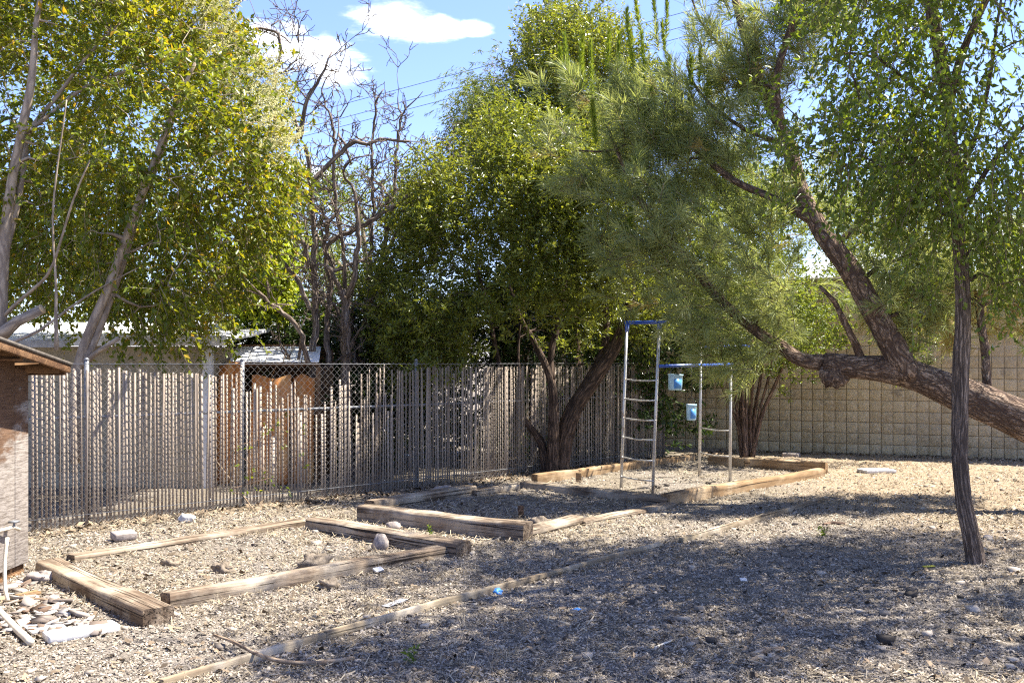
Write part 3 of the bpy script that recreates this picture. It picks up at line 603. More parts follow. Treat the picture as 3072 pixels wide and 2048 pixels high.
dead = [
 ('dead_tree', 'tall dead tree with hooked top branch, next to the privet', 14.0, [
  ([(923, 1430), (925, 1095), (928, 971), (923, 781), (921, 649), (902, 432), (898, 417)], (40, 36, 30, 26, 18)), ([(898, 417), (933, 291), (967, 241), (1000, 165)], (15, 10, 4)),
  ([(898, 417), (868, 298), (830, 268), (768, 165)], (14, 9, 4)), ([(835, 275), (816, 279), (826, 172), (830, 100), (814, 77), (753, 69), (722, 77), (703, 103), (692, 11)], (13, 10, 8, 6, 4)),
  ([(703, 103), (670, 60), (644, 34)], (6, 3)), ([(703, 103), (730, 145), (768, 165)], (6, 5)), ([(830, 100), (850, 90), (852, 104)], (5, 3)), ([(814, 77), (830, 50), (855, 100)], (5, 3)),
  ([(925, 555), (983, 497), (1040, 440), (1071, 423), (1094, 432), (1136, 417), (1228, 423)], (16, 13, 8)), ([(925, 600), (900, 500), (860, 520)], (9, 4)),
  ([(927, 1095), (907, 994), (863, 946), (808, 895), (753, 873), (697, 867)], (26, 22, 10)), ([(930, 930), (895, 844), (859, 796), (816, 769), (765, 757), (717, 733)], (24, 18, 8)),
  ([(925, 800), (919, 737), (887, 698), (848, 630), (835, 560), (842, 520)], (26, 22, 14)), ([(910, 1000), (880, 1090), (850, 1060), (830, 1020)], (10, 6)), ([(816, 769), (760, 830), (705, 850)], (7, 3)), ([(808, 895), (790, 830), (745, 790)], (8, 4))]),
 ('dead_tree', 'dead tree with thick reddish-brown trunk among the bare stems', 14.5, [
  ([(1051, 1430), (1051, 1095), (1049, 914), (1037, 876)], (52, 48, 44, 40)), ([(1037, 890), (1010, 830), (990, 800), (930, 805)], (24, 18, 10)), ([(1045, 890), (1070, 800), (1085, 690), (1078, 640), (1060, 560)], (30, 24, 14)),
  ([(1045, 910), (1035, 760), (1017, 600), (1015, 402), (998, 356), (979, 283), (1010, 230)], (22, 18, 14, 8, 4)), ([(1000, 810), (986, 737), (1065, 694), (1164, 638), (1243, 579), (1333, 500), (1362, 474)], (18, 22, 20, 14)),
  ([(1000, 812), (1060, 780), (1130, 745), (1180, 742), (1260, 760)], (12, 9, 4)), ([(1015, 402), (1040, 440), (1060, 500)], (8, 6)), ([(985, 1100), (975, 960), (985, 860), (965, 740), (985, 650), (1020, 620)], (20, 16, 8)),
  ([(1030, 1100), (1000, 950), (960, 880), (930, 860)], (24, 18, 10)), ([(998, 356), (1030, 330), (1040, 310)], (5, 3)), ([(1060, 560), (1030, 520), (1075, 480), (1120, 470)], (9, 4))]),
 ('dead_tree', 'slender dead tree leaning right against the evergreen', 15.0, [
  ([(1075, 1430), (1078, 1095), (1085, 1000), (1120, 860), (1150, 740), (1178, 600), (1186, 440), (1205, 341), (1266, 268)], (30, 28, 26, 22, 16, 10, 4)), ([(1205, 341), (1192, 300), (1189, 283)], (6, 3)),
  ([(1110, 860), (1112, 760), (1120, 600), (1115, 459), (1130, 318), (1151, 268)], (14, 12, 8, 4)), ([(1150, 780), (1190, 690), (1260, 580), (1300, 520)], (14, 8)), ([(1140, 850), (1200, 820), (1260, 790), (1310, 770)], (12, 5)), ([(1090, 1080), (1130, 1000), (1170, 930), (1250, 890)], (22, 14, 8)),
  ([(1178, 600), (1130, 540), (1090, 520)], (9, 4)), ([(1250, 700), (1290, 650), (1315, 580)], (8, 6)), ([(1205, 341), (1180, 360), (1150, 350)], (5, 3)), ([(1060, 1100), (1040, 980), (1055, 900)], (18, 12)), ([(1260, 790), (1240, 700), (1270, 680)], (6, 3))])]
for k, (nm, lab, Z, ls) in enumerate(dead):
    r = np.random.default_rng(40+k); lm = [limb(p, Z+r.uniform(-.25, .25), [q_*(.62 if max(wd_) > 20 else 1.) for q_ in wd_], .09) for p, wd_ in ls]; 
    for p, rr in lm: p[1:-1] += r.normal(0, .012, p[1:-1].shape); p[:, 1] += .25*np.sin(np.linspace(0, 2.2, len(p)))*r.normal()
    b = lm[0][0][0].copy(); b[2] = 0; lm[0][0][0][2] = -.1
    t = tree(nm, lab, b, lm, 'bark_dead', group='bare dead trees behind the fence', rough=.09, sides=10, big=.02)
    m = MB(); spray(m, lm, r, 11, .7); part(t, m, 'twigs', 'bark_dead', b, kind='stuff')

# ------------------------------------------------------------------ evergreens in the middle
def leafy(name, label, Z, poly, ntw, leafm, base_px, limbs, barkm, hmax=1.6, per=12, ll=.07, lw=.026, tl=.26, seed=0, thr=-.3, edge=150, upw=.6, group=None, ns=1.3, nnet=150, rough=.05, cat='tree', shell=.62, droop=.2, zoff=0):
    r = np.random.default_rng(seed); lm = [limb(*x) for x in limbs]
    b = lm[0][0][0].copy(); lm[0][0][0][2] = min(lm[0][0][0][2], -.1); b[2] = 0
    t = tree(name, label, b, lm, barkm, cat, group, rough)
    tw = volume(poly, ntw, Z+zoff, hmax, edge, thr, ns, seed+1, shell, 6, .17); cen = tw.mean(0)-np.array([0, 0, .8]); dr = outward(tw, cen, r, upw, .55)
    m = MB(); leaves(m, tw, dr, per, ll, lw, tl, r, droop); part(t, m, 'crown', leafm, b)
    m = MB(); twigs(m, tw, dr, tl, .003, droop); network(m, lm, volume(poly, nnet, Z+zoff, hmax*.9, edge, thr, ns, seed+2), r, .009); part(t, m, 'branches', barkm, b)
    return t
bay = [(1180, 1120), (1148, 960), (1135, 860), (1190, 780), (1215, 680), (1235, 560), (1245, 430), (1290, 370), (1312, 318), (1335, 390), (1380, 400), (1430, 350), (1500, 340), (1570, 370), (1650, 400), (1780, 420), (1900, 460), (1960, 640), (1990, 860), (1960, 960), (1880, 1000), (1760, 1010), (1690, 1030), (1600, 1000), (1500, 1040), (1430, 1010), (1380, 1120), (1280, 1150)]
leafy('evergreen_tree', 'broad dense evergreen with several trunks growing at the fence', 14.9, bay, 10500, 'leaf_bay', None, [
    ([(1640, 1425), (1625, 1330), (1590, 1280), (1530, 1190), (1490, 1060), (1470, 950), (1430, 800)], (14.7, 14.9), (32, 21, 17, 13, 8)),
    ([(1655, 1425), (1660, 1320), (1660, 1200), (1650, 1130), (1600, 1020), (1560, 950), (1510, 800)], (14.6, 14.8), (40, 31, 24, 16, 8)),
    ([(1680, 1425), (1690, 1330), (1720, 1230), (1780, 1140), (1850, 1030), (1890, 900), (1900, 700)], (14.8, 15.1), (56, 52, 46, 34, 14)),
    ([(1700, 1300), (1745, 1180), (1800, 1080), (1820, 980), (1800, 800)], (14.9, 15.4), (40, 28, 12)),
    ([(1655, 1140), (1655, 1050), (1690, 900), (1700, 700), (1690, 500)], (14.7, 15.2), (22, 16, 6)),
    ([(1570, 1260), (1560, 1150), (1555, 1040), (1570, 900)], (14.9, 15.2), (12, 9, 6))],
    'bark_bay', 1.9, 12, .085, .03, .27, 51, -.12, 140, .75, ns=1.7, nnet=260, zoff=.2)
tall = [(1420, 470), (1430, 360), (1500, 330), (1530, 300), (1540, 200), (1562, 170), (1570, 60), (1600, 90), (1632, 50), (1675, 12), (1700, 60), (1740, 35), (1760, 90), (1790, 40), (1830, 60), (1870, 90), (1900, 130), (1930, 260), (1900, 480), (1720, 520)]
leafy('evergreen_tree', 'tallest dense evergreen rising behind the broad one', 18.5, tall, 5200, 'leaf_bay', None, [([(1720, 1400), (1720, 900), (1715, 600), (1700, 300), (1680, 80)], 18.6, (50, 40, 28, 8)), ([(1715, 600), (1800, 350), (1820, 120)], 18.5, (18, 10, 4)), ([(1715, 560), (1620, 330), (1590, 150)], 18.4, (18, 10, 4))],
    'bark_brown', 1.5, 12, .085, .034, .30, 61, -.3, 70, .8, ns=1.6, nnet=90)
weep = [(1372, 340), (1390, 270), (1440, 240), (1455, 170), (1480, 150), (1520, 210), (1560, 260), (1600, 330), (1560, 430), (1480, 400), (1420, 380), (1400, 400)]
leafy('willowy_tree', 'feathery narrow-leaved tree with drooping tips behind the evergreen', 17.5, weep, 900, 'leaf_far', None, [([(1560, 1400), (1550, 900), (1530, 600), (1500, 400), (1480, 230)], 17.5, (36, 26, 16, 5)), ([(1520, 480), (1440, 330), (1400, 300)], 17.4, (10, 6, 3))],
    'bark_grey', .8, 12, .12, .018, .36, 71, -.5, 60, .1, ns=1.8, nnet=50, droop=.8)
# ------------------------------------------------------------------ trees and shrubs behind the fence
leafy('background_tree', 'pale green tree behind the bare dead trees', 18.5, [(760, 900), (840, 700), (870, 600), (930, 560), (1020, 520), (1100, 545), (1160, 520), (1240, 560), (1330, 560), (1350, 800), (1330, 1000), (1100, 1060), (900, 1060), (760, 1020)], 2400, 'leaf_far', None,
    [([(1130, 1400), (1120, 1000), (1100, 800), (1080, 620)], 18.7, (30, 24, 8)), ([(1110, 900), (960, 720), (920, 620)], 18.5, (16, 10, 4)), ([(1110, 880), (1220, 700), (1250, 600)], 18.5, (14, 8, 4))], 'bark_grey', 1.6, 11, .10, .034, .34, 81, -.12, 130, .4, ns=1.9, nnet=90)
leafy('vine', 'bright yellow-green leafy vine left of the dead trees', 15.6, [(668, 790), (700, 750), (760, 725), (830, 760), (862, 830), (850, 920), (800, 975), (720, 985), (672, 930)], 480, 'leaf_vine', None,
    [([(770, 1400), (765, 1000), (755, 850), (750, 780)], 15.7, (10, 8, 4))], 'bark_brown', .7, 11, .11, .075, .28, 91, -.2, 80, .2, cat='vine', ns=2.2, nnet=40)
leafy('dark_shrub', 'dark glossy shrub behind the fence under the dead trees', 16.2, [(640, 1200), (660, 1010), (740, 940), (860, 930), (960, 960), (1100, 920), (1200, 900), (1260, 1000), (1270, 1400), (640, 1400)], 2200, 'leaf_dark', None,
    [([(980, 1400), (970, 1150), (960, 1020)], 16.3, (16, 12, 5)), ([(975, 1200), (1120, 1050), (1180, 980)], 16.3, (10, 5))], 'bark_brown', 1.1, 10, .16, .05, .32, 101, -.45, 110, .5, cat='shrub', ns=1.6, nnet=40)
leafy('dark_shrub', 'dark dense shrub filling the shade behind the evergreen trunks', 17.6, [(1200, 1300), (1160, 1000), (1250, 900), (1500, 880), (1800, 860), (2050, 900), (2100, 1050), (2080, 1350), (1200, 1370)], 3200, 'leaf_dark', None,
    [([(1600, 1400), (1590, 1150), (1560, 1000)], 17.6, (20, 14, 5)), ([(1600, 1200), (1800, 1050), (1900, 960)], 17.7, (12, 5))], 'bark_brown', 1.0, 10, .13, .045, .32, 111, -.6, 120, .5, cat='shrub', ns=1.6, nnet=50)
leafy('background_tree', 'full green tree behind the privet and the outbuilding', 19.5, [(-700, 1000), (-700, 200), (-300, -100), (200, 0), (520, 150), (700, 420), (790, 640), (760, 900), (600, 1000), (200, 1020)], 3600, 'leaf_far', None,
    [([(300, 1400), (290, 1000), (260, 700), (240, 400)], 19.6, (50, 40, 14)), ([(280, 900), (520, 600), (600, 480)], 19.5, (24, 12, 5)), ([(280, 850), (0, 600), (-200, 450)], 19.5, (24, 12, 5))], 'bark_grey', 1.8, 11, .13, .06, .4, 121, -.35, 160, .4, ns=1.1, nnet=90)
leafy('background_tree', 'green tree beyond the block wall behind the pine', 21.5, [(1850, 900), (1880, 600), (1990, 470), (2150, 430), (2300, 500), (2430, 560), (2600, 640), (2750, 700), (2900, 760), (3060, 720), (3300, 740), (3500, 1000), (2600, 1050), (2000, 1050)], 3400, 'leaf_far', None,
    [([(2300, 1400), (2290, 1000), (2250, 700), (2200, 560)], 21.7, (40, 30, 10)), ([(2290, 950), (2700, 820), (2950, 780)], 21.6, (22, 10, 4))], 'bark_brown', 1.6, 11, .12, .04, .38, 131, -.15, 130, .4, ns=1.2, nnet=90)

# ------------------------------------------------------------------ leaning pine
r = np.random.default_rng(5)
pine_l = [limb([(3700, 1500), (3420, 1390), (3200, 1305), (3000, 1228), (2880, 1180), (2760, 1130), (2660, 1108), (2560, 1098), (2470, 1088)], [10.6, 10.8, 11.0, 11.2, 11.35, 11.5, 11.6, 11.7, 11.8], (170, 150, 128, 106, 92, 70, 56), .08),
          limb([(2720, 1120), (2690, 1060), (2640, 970), (2580, 860), (2520, 770), (2450, 670), (2400, 560), (2370, 440), (2290, 270), (2240, 120), (2200, -20), (2150, -200)], [11.55, 11.5, 11.5, 11.5, 11.5, 11.6, 11.7, 11.8, 11.9, 12, 12.1, 12.2], (96, 68, 62, 58, 48, 40, 32, 24, 14), .08),
          limb([(2480, 1090), (2400, 1078), (2340, 1035), (2260, 985), (2160, 900), (2080, 800), (1990, 700), (1910, 580), (1850, 450), (1820, 380)], (11.8, 12.4), (52, 36, 32, 28, 22, 14, 8), .08),
          limb([(2395, 550), (2350, 400), (2330, 240), (2380, 60), (2420, -120)], (11.7, 11.2), (34, 24, 14), .1),
          limb([(2440, 665), (2330, 600), (2200, 540), (2080, 440), (2010, 340), (1990, 270), (1980, 240)], (11.6, 12.4), (26, 20, 14, 8), .1),
          limb([(2360, 430), (2260, 400), (2150, 330), (2080, 250), (2060, 180)], (11.8, 12.4), (16, 10, 6), .1),
          limb([(2590, 1095), (2570, 1040), (2545, 990), (2500, 900), (2460, 860)], (11.7, 11.4), (26, 20, 10), .1),
          limb([(2962, 1160), (2955, 1060), (2940, 930), (2935, 840), (2960, 740), (3010, 650)], (11.3, 11.9), (26, 24, 20, 10), .1),
          limb([(2940, 920), (3020, 880), (3120, 830)], (11.5, 11.6), (12, 6), .1), limb([(2560, 860), (2640, 800), (2740, 760), (2840, 700)], (11.5, 11.8), (18, 10, 5), .1),
          limb([(2500, 740), (2600, 650), (2660, 560), (2700, 430)], (11.5, 11.4), (20, 12, 6), .1), limb([(2640, 960), (2720, 930), (2800, 900)], (11.5, 11.8), (14, 6), .1),
          limb([(2280, 250), (2180, 160), (2100, 60), (2060, -60)], (11.9, 12.3), (14, 8, 5), .1)]
base = pine_l[0][0][0].copy(); base[2] = 0
pine = tree('pine_tree', 'leaning long-needled pine with a thick trunk lying across the right side', base, pine_l, 'bark_pine', rough=.10, sides=18)
burl = MB(); bc = P(2500, 1125, 11.75); gr = 14
uu, vv = np.meshgrid(np.linspace(0, 2*PI, gr*2, endpoint=False), np.linspace(.02, PI-.02, gr)); S = np.stack([np.cos(uu)*np.sin(vv), np.sin(uu)*np.sin(vv), np.cos(vv)], -1).reshape(-1, 3)
V = bc+S*(np.array([.165, .13, .15])*(1+.22*n3(S, 3.2, 3)+.10*n3(S, 9, 4))[:, None]); i = (np.arange(gr-1)[:, None]*gr*2); j = np.arange(gr*2)[None]; k = (j+1) % (gr*2)
burl.add(V, q=np.stack([i+j, i+gr*2+j, i+gr*2+k, i+k], -1).reshape(-1, 4), tuv=S*.16); part(pine, burl, 'burl', 'bark_pine', base, True)
def shoots(m, st, b, d, ln, per, nl, nw, r, ang=.75, droop=.1, lo=.0):
    n = len(b); e = b+d*ln[:, None]; twigs(st, b, d, float(ln.mean()), .006, 0.)
    N = n*per; bb = np.repeat(b, per, 0); dd = np.repeat(d, per, 0); t = r.uniform(lo, 1, N)**.8; c = bb+dd*(t*np.repeat(ln, per))[:, None]
    rv = unit(r.normal(size=(N, 3))); rad = unit(rv-dd*(rv*dd).sum(1, keepdims=True)); a = ang*(1.25-.75*t)
    nd = unit(dd*np.cos(a)[:, None]+rad*np.sin(a)[:, None]); l = nl*r.uniform(.7, 1.1, N)[:, None]; sd = unit(np.cross(nd, r.normal(size=(N, 3))))*nw*.5
    mid = c+nd*l*.55; tip = c+nd*l; tip[:, 2] -= droop*nl; mid[:, 2] -= droop*nl*.25
    V = np.stack([c-sd, c+sd, mid+sd, mid-sd, tip], 1).reshape(-1, 3); i = np.arange(N)*5
    rn = np.clip(np.repeat(r.uniform(0, 1, n), per)*.5+r.uniform(0, 1, N)*.5, 0, .97)
    m.add(V, q=np.stack([i, i+1, i+2, i+3], 1), t=np.stack([i+3, i+2, i+4], 1), rnd=np.repeat(rn, 5))
polys = [([(1695, 300), (1690, 430), (1710, 560), (1790, 640), (1800, 760), (1880, 830), (1990, 880), (2000, 970), (2100, 1060), (2200, 1090), (2330, 1070), (2400, 1000), (2450, 880), (2420, 740), (2330, 620), (2200, 520), (2060, 430), (1960, 300), (1880, 250), (1800, 230)], 600, 12.3, 1.0),
         ([(1880, 260), (1900, 140), (1980, 230), (2060, 180), (2180, 240), (2330, 300), (2420, 420), (2520, 560), (2500, 700), (2300, 600), (2100, 480), (1960, 400)], 260, 12.3, .8),
         ([(2000, -100), (2040, 60), (2150, 200), (2230, 260), (2350, 230), (2480, 180), (2560, 40), (2560, -160), (2300, -260)], 300, 12.0, .9),
         ([(2400, 600), (2560, 480), (2720, 420), (2860, 520), (2860, 700), (2960, 700), (3072, 640), (3200, 700), (3200, 950), (3060, 960), (2960, 900), (2900, 1000), (2760, 1040), (2660, 930), (2580, 800), (2480, 700)], 520, 12.0, .9)]
mn, st, md = MB(), MB(), MB(); nets = []
for k, (pl_, n, Z, h) in enumerate(polys):
    b = volume(pl_, n, Z, h*.85, 110, -.05, 2.0, 200+k, .8, 4, .15); b = b-np.array([0, 0, .12])
    d = unit(np.array([-.35, -.15, .55])+unit(b-P(2480, 800, 12.2))*.5+r.normal(0, .5, b.shape)); ln = r.uniform(.18, .42, n)
    dry = (r.random(n) < .02) | ((b[:, 0] > P(2760, 900, 12)[0]) & (b[:, 2] < P(0, 880, 12)[2]) & (r.random(n) < .5))
    shoots(mn, st, b[~dry], d[~dry], ln[~dry], 58, .235, .0068, r, .95); 
    if dry.any(): shoots(md, st, b[dry], unit(d[dry]-np.array([0, 0, .7])), ln[dry], 50, .22, .0055, r)
    nets.append(b[r.random(len(b)) < .13])
part(pine, mn, 'needles', 'needle', base); part(pine, md, 'dry_needles', 'needle_dry', base)
network(st, pine_l, np.concatenate(nets), r, .014, .08); part(pine, st, 'branches', 'bark_pine', base)
mc = MB(); st = MB(); cp = []; cl_ = []
for x, y, Z in [(1690, 95, 12.6), (1682, 150, 12.6), (1735, 135, 12.6), (1745, 105, 12.5), (1780, 120, 12.5), (1805, 90, 12.4), (1838, 110, 12.4), (1700, 290, 12.4), (1765, 310, 12.3), (1780, 345, 12.3), (1885, 25, 12.5), (1925, -20, 12.5), (1960, -20, 12.4), (1980, -5, 12.4), (1882, 90, 12.4), (1920, 100, 12.4), (2003, 70, 12.4), (2005, 175, 12.3), (2065, 170, 12.2), (2090, 140, 12.2), (2120, 180, 12.2), (1945, 270, 12.2), (1960, 300, 12.2), (2030, 260, 12.1), (1895, 310, 12.2), (1920, 330, 12.2), (2060, 290, 12.2), (1905, 480, 12.0), (1990, 560, 12.0), (1880, 620, 12.0)]:
    hgt = r.uniform(.45, .75) if y < 200 else r.uniform(.22, .4); cp.append(P(x, y, Z)-np.array([r.uniform(-.08, .02), 0, hgt])); cl_.append(hgt)
cp, cl_ = np.array(cp), np.array(cl_); cdv = unit(np.array([-.03, 0, 1.])+r.normal(0, .07, cp.shape))
shoots(mc, st, cp, cdv, cl_, 360, .085, .007, r, .75, 0.)
part(pine, mc, 'candles', 'candle', base); part(pine, st, 'candle_stems', 'bark_pine', base, kind='stuff')

# ------------------------------------------------------------------ slim tree at the right, nearest the camera
tb0 = G(2925, 1688); r = np.random.default_rng(6)
elm_l = [limb([(2932, 1720), (2920, 1640), (2896, 1520), (2882, 1400), (2880, 1250), (2884, 1080), (2888, 900), (2878, 740), (2866, 600), (2856, 460), (2842, 330), (2825, 200), (2800, 60), (2760, -120), (2700, -320)], [8.27, 8.27, 8.27, 8.28, 8.3, 8.3, 8.3, 8.3, 8.25, 8.2, 8.2, 8.15, 8.1, 8., 7.9], (64, 54, 50, 46, 46, 50, 44, 40, 36, 36, 38, 40, 36, 26, 14), .06),
         limb([(2850, 300), (2880, 180), (2930, 60), (2990, -60), (3080, -250)], (8.2, 7.6), (26, 20, 10)), limb([(2884, 640), (2930, 560), (2990, 470), (3072, 380), (3200, 240)], (8.3, 7.9), (18, 14, 8)),
         limb([(2870, 540), (2920, 430), (2950, 330), (2975, 200), (2990, 80), (3020, -100)], (8.3, 8.7), (16, 13, 6)), limb([(2855, 440), (2760, 420), (2650, 430), (2540, 420), (2420, 440)], (8.2, 8.0), (12, 9, 4)),
         limb([(2840, 320), (2740, 260), (2640, 180), (2540, 160), (2440, 200)], (8.2, 7.8), (14, 9, 4)), limb([(2800, 90), (2680, 30), (2560, -20), (2400, -40)], (8.1, 7.6), (16, 10, 4)),
         limb([(2870, 620), (2780, 590), (2700, 620), (2640, 680)], (8.2, 8.0), (9, 5, 3)), limb([(2880, 800), (2940, 700), (3000, 620), (3072, 590)], (8.3, 8.1), (10, 7, 4)),
         limb([(2760, -120), (2600, -250), (2400, -420), (2200, -560)], (8., 7.), (20, 12, 6)), limb([(2720, -280), (2760, -600), (2900, -900)], (7.9, 7.2), (18, 10, 5)), limb([(3080, -250), (3300, -500), (3600, -700)], (7.6, 6.6), (16, 10, 5)), limb([(3020, -100), (3200, -350), (3500, -400)], (8.7, 9.2), (12, 8, 5)),
         limb([(2700, -300), (2680, -520), (2500, -900)], (7.9, 6.2), (16, 10, 5))]
base = tb0.copy(); elm = tree('slender_tree', 'slim leaning tree with fissured bark standing in the open yard', base, elm_l, 'bark_elm', rough=.07, sides=14)
m = MB(); bw = MB(); net = []
for k, (pl_, n, Z, h, th_) in enumerate([
    ([(2420, 60), (2350, 250), (2330, 420), (2420, 520), (2560, 480), (2640, 640), (2760, 700), (2850, 560), (2900, 760), (2990, 850), (3150, 800), (3300, 500), (3300, 0), (3000, -100), (2600, -100)], 1500, 8.15, 1.0, -.05),
    ([(2330, -40), (2480, 40), (2800, 30), (3100, 0), (3400, -50), (3900, -300), (3900, -900), (3300, -1250), (2700, -1250), (2380, -900), (2340, -400)], 3000, 8.0, 2.0, .25)]):
    tw = volume(pl_, n, Z, h, 150, th_, 1.9 if k == 0 else 1.5, 300+k, clump=7, sig=.2); dr = outward(tw, P(2850, -100, 8.), r, -.1, .7)
    leaves(m, tw, dr, 13, .066, .033, .34, r, .35); twigs(bw, tw, dr, .34, .0028, .35); net.append(tw[r.random(len(tw)) < .08])
part(elm, m, 'crown', 'leaf_elm', base); network(bw, elm_l, np.concatenate(net), r, .008); part(elm, bw, 'branches', 'bark_elm', base)
# a second tree of the same kind just beyond the right edge of the picture: its shade falls across the yard
el2 = [limb([(4300, 1690), (4270, 1200), (4230, 700), (4160, 200), (4060, -200)], 8.6, (76, 64, 50, 26)), limb([(4230, 650), (4000, 150), (3800, -200), (3600, -500)], (8.6, 8.0), (34, 20, 9)), limb([(4220, 600), (4500, 100), (4700, -300)], (8.6, 9.2), (34, 20, 9)), limb([(4160, 200), (4180, -300), (4200, -800)], (8.6, 8.0), (26, 16, 7))]
base = el2[0][0][0].copy(); base[2] = 0; el2[0][0][0][2] = -.1
t2_ = tree('slender_tree', 'neighbouring slim tree out of sight past the yard edge', base, el2, 'bark_elm', rough=.07)
tw = volume([(3400, -100), (3500, -800), (4100, -1200), (4800, -1000), (5000, -300), (4700, 200), (4200, 150), (3600, 60)], 2900, 8.4, 2.4, 260, .25, 1.4, 310, clump=7, sig=.2); dr = outward(tw, P(4200, -400, 8.4), r, 0, .7)
m = MB(); leaves(m, tw, dr, 13, .07, .036, .34, r, .35); part(t2_, m, 'crown', 'leaf_elm', base)
m = MB(); twigs(m, tw, dr, .34, .003, .35); network(m, el2, tw[r.random(len(tw)) < .06], r, .009); part(t2_, m, 'branches', 'bark_elm', base)

# ------------------------------------------------------------------ many-stemmed shrub by the block wall
r = np.random.default_rng(8); lm = []
for a, b_, wd_ in (((2225, 1372), (2195, 1105), 9), ((2230, 1372), (2215, 1100), 10), ((2238, 1375), (2240, 1090), 11), ((2246, 1375), (2262, 1090), 12), ((2252, 1375), (2290, 1090), 11), ((2255, 1375), (2345, 1105), 11), ((2260, 1373), (2310, 1110), 8), ((2240, 1372), (2150, 1120), 8), ((2235, 1372), (2225, 1105), 9)):
    Z = r.uniform(16.7, 17.1); mid = ((a[0]*.62+b_[0]*.38)-2, (a[1]+b_[1])/2); lm.append(limb([a, mid, b_, (b_[0]*1.35-a[0]*.35, b_[1]-150)], Z, (wd_*1.4, wd_, wd_*.5)))
base = P(2243, 1372, 16.9); base[2] = 0
sh_ = tree('bare_stemmed_shrub', 'many-stemmed shrub with bare reddish stems against the block wall', base, lm, 'bark_brown', 'shrub', rough=.04, big=.1)
tw = volume([(2010, 1090), (2000, 900), (2030, 700), (2120, 560), (2260, 520), (2400, 600), (2560, 700), (2700, 760), (2800, 860), (2820, 1000), (2700, 1060), (2560, 1030), (2420, 1075), (2330, 1110), (2180, 1120)], 2600, 16.7, 1.1, 100, -.4, 1.6, 321, clump=6); dr = outward(tw, base+np.array([0, 0, 1.]), r, .2, .6); m = MB(); leaves(m, tw, dr, 11, .09, .035, .3, r); part(sh_, m, 'crown', 'leaf_far', base)

# ------------------------------------------------------------------ overhead wires
for k, (a, b_) in enumerate((((300, 505), (2500, -85)), ((300, 545), (2500, -42)), ((300, 565), (2500, -8)), ((300, 655), (2500, 250)))):
    A, B = P(a[0], a[1], 42), P(b_[0], b_[1], 34); A2, B2 = A+(A-B)*1.2, B+(B-A)*1.2; t = np.linspace(0, 1, 40)[:, None]; pts = A2*(1-t)+B2*t-np.array([0, 0, .5])*np.sin(t*PI); pts[:, 2] += .5*.9
    tag(MB().tube(pts, .011, 5).build('power_line', M['cable']), ['topmost thin power line crossing the sky', 'second power line from the top crossing the sky', 'third power line from the top crossing the sky', 'lowest power line, seen through the dead branches'][k], 'power line', 'power lines crossing the sky')

# ------------------------------------------------------------------ small things on the ground
def lump(name, label, cat, px, py, size, mt, seed=0, flat=.6, rot=0., parent=None, sink=.2, spike=.18):
    gr = 10; uu, vv = np.meshgrid(np.linspace(0, 2*PI, gr*2, endpoint=False), np.linspace(.05, PI-.05, gr)); S = np.stack([np.cos(uu)*np.sin(vv), np.sin(uu)*np.sin(vv), np.cos(vv)], -1).reshape(-1, 3)
    S = S*(1+spike*n3(S, 3, seed)+spike*.6*n3(S, 8, seed+1))[:, None]; sz = np.array([size, size*.7, size*flat])/2
    i = (np.arange(gr-1)[:, None]*gr*2); j = np.arange(gr*2)[None]; k = (j+1) % (gr*2)
    e = (gr-1)*gr*2; q = np.stack([i+j, i+gr*2+j, i+gr*2+k, i+k], -1).reshape(-1, 4); n2 = gr*2
    o = MB().add(S*sz, q=q, t=[(0, m_+1, m_) for m_ in range(1, n2-1)]+[(e, e+m_, e+m_+1) for m_ in range(1, n2-1)]).build(name, M[mt]); g_ = G(px, py); o.location = (g_[0], g_[1], float(gh(g_[0], g_[1]))+sz[2]*(1-2*sink)); o.rotation_euler = (0, 0, rot)
    return tag(o, label, cat)
def slab(name, label, cat, a, b_, w_, h_, mt, z=0., bv=.006, tilt=0.):
    A, B = G(*a), G(*b_); Ln = np.linalg.norm(B-A); d = math.atan2(B[1]-A[1], B[0]-A[0]); o = bevel(MB().box((0, 0, 0), (Ln, w_, h_)).build(name, M[mt]), bv); o.location = (A[0], A[1], float(gh(A[0], A[1]))+z); o.rotation_euler = (tilt, 0, d); return tag(o, label, cat)
def rod(name, label, cat, pts, rad, mt, z=.012, hs=None, sides=7):
    pp = []
    for i, (x, y) in enumerate(pts): g_ = G(x, y); g_[2] = float(gh(g_[0], g_[1]))+z+(hs[i] if hs else 0); pp.append(g_)
    pth, rr = smooth_path(pp, np.full(len(pp), rad) if np.ndim(rad) == 0 else rad, .05); b_ = pth[0].copy(); o = MB().tube(pth-b_, rr, sides, rough=.04 if mt == 'stick' else 0).build(name, M[mt], None, True); o.location = tuple(b_); return tag(o, label, cat)
slab('white_plank', 'broken white plaster plank lying before the timber end', 'plank', (148, 1922), (362, 1884), .16, .05, 'white', .0, .008)
slab('white_board', 'flat white board scrap beside the white plank', 'board', (95, 1898), (200, 1880), .22, .02, 'white', .005)
rod('pipe', 'cream plastic pipe piece at the bottom left corner', 'pipe', [(-40, 1800), (30, 1872), (92, 1928)], .024, 'cream', .03)
rod('hose', 'cream hose hanging from the shed tap to the ground', 'hose', [(22, 1790), (14, 1795), (16, 1800), (24, 1806)], .014, 'cream', .02, [.42, .25, .06, 0])
rod('root', 'pale curved root lying near the shed tap', 'root', [(30, 1808), (90, 1800), (150, 1806), (190, 1812)], .014, 'stick', .015)
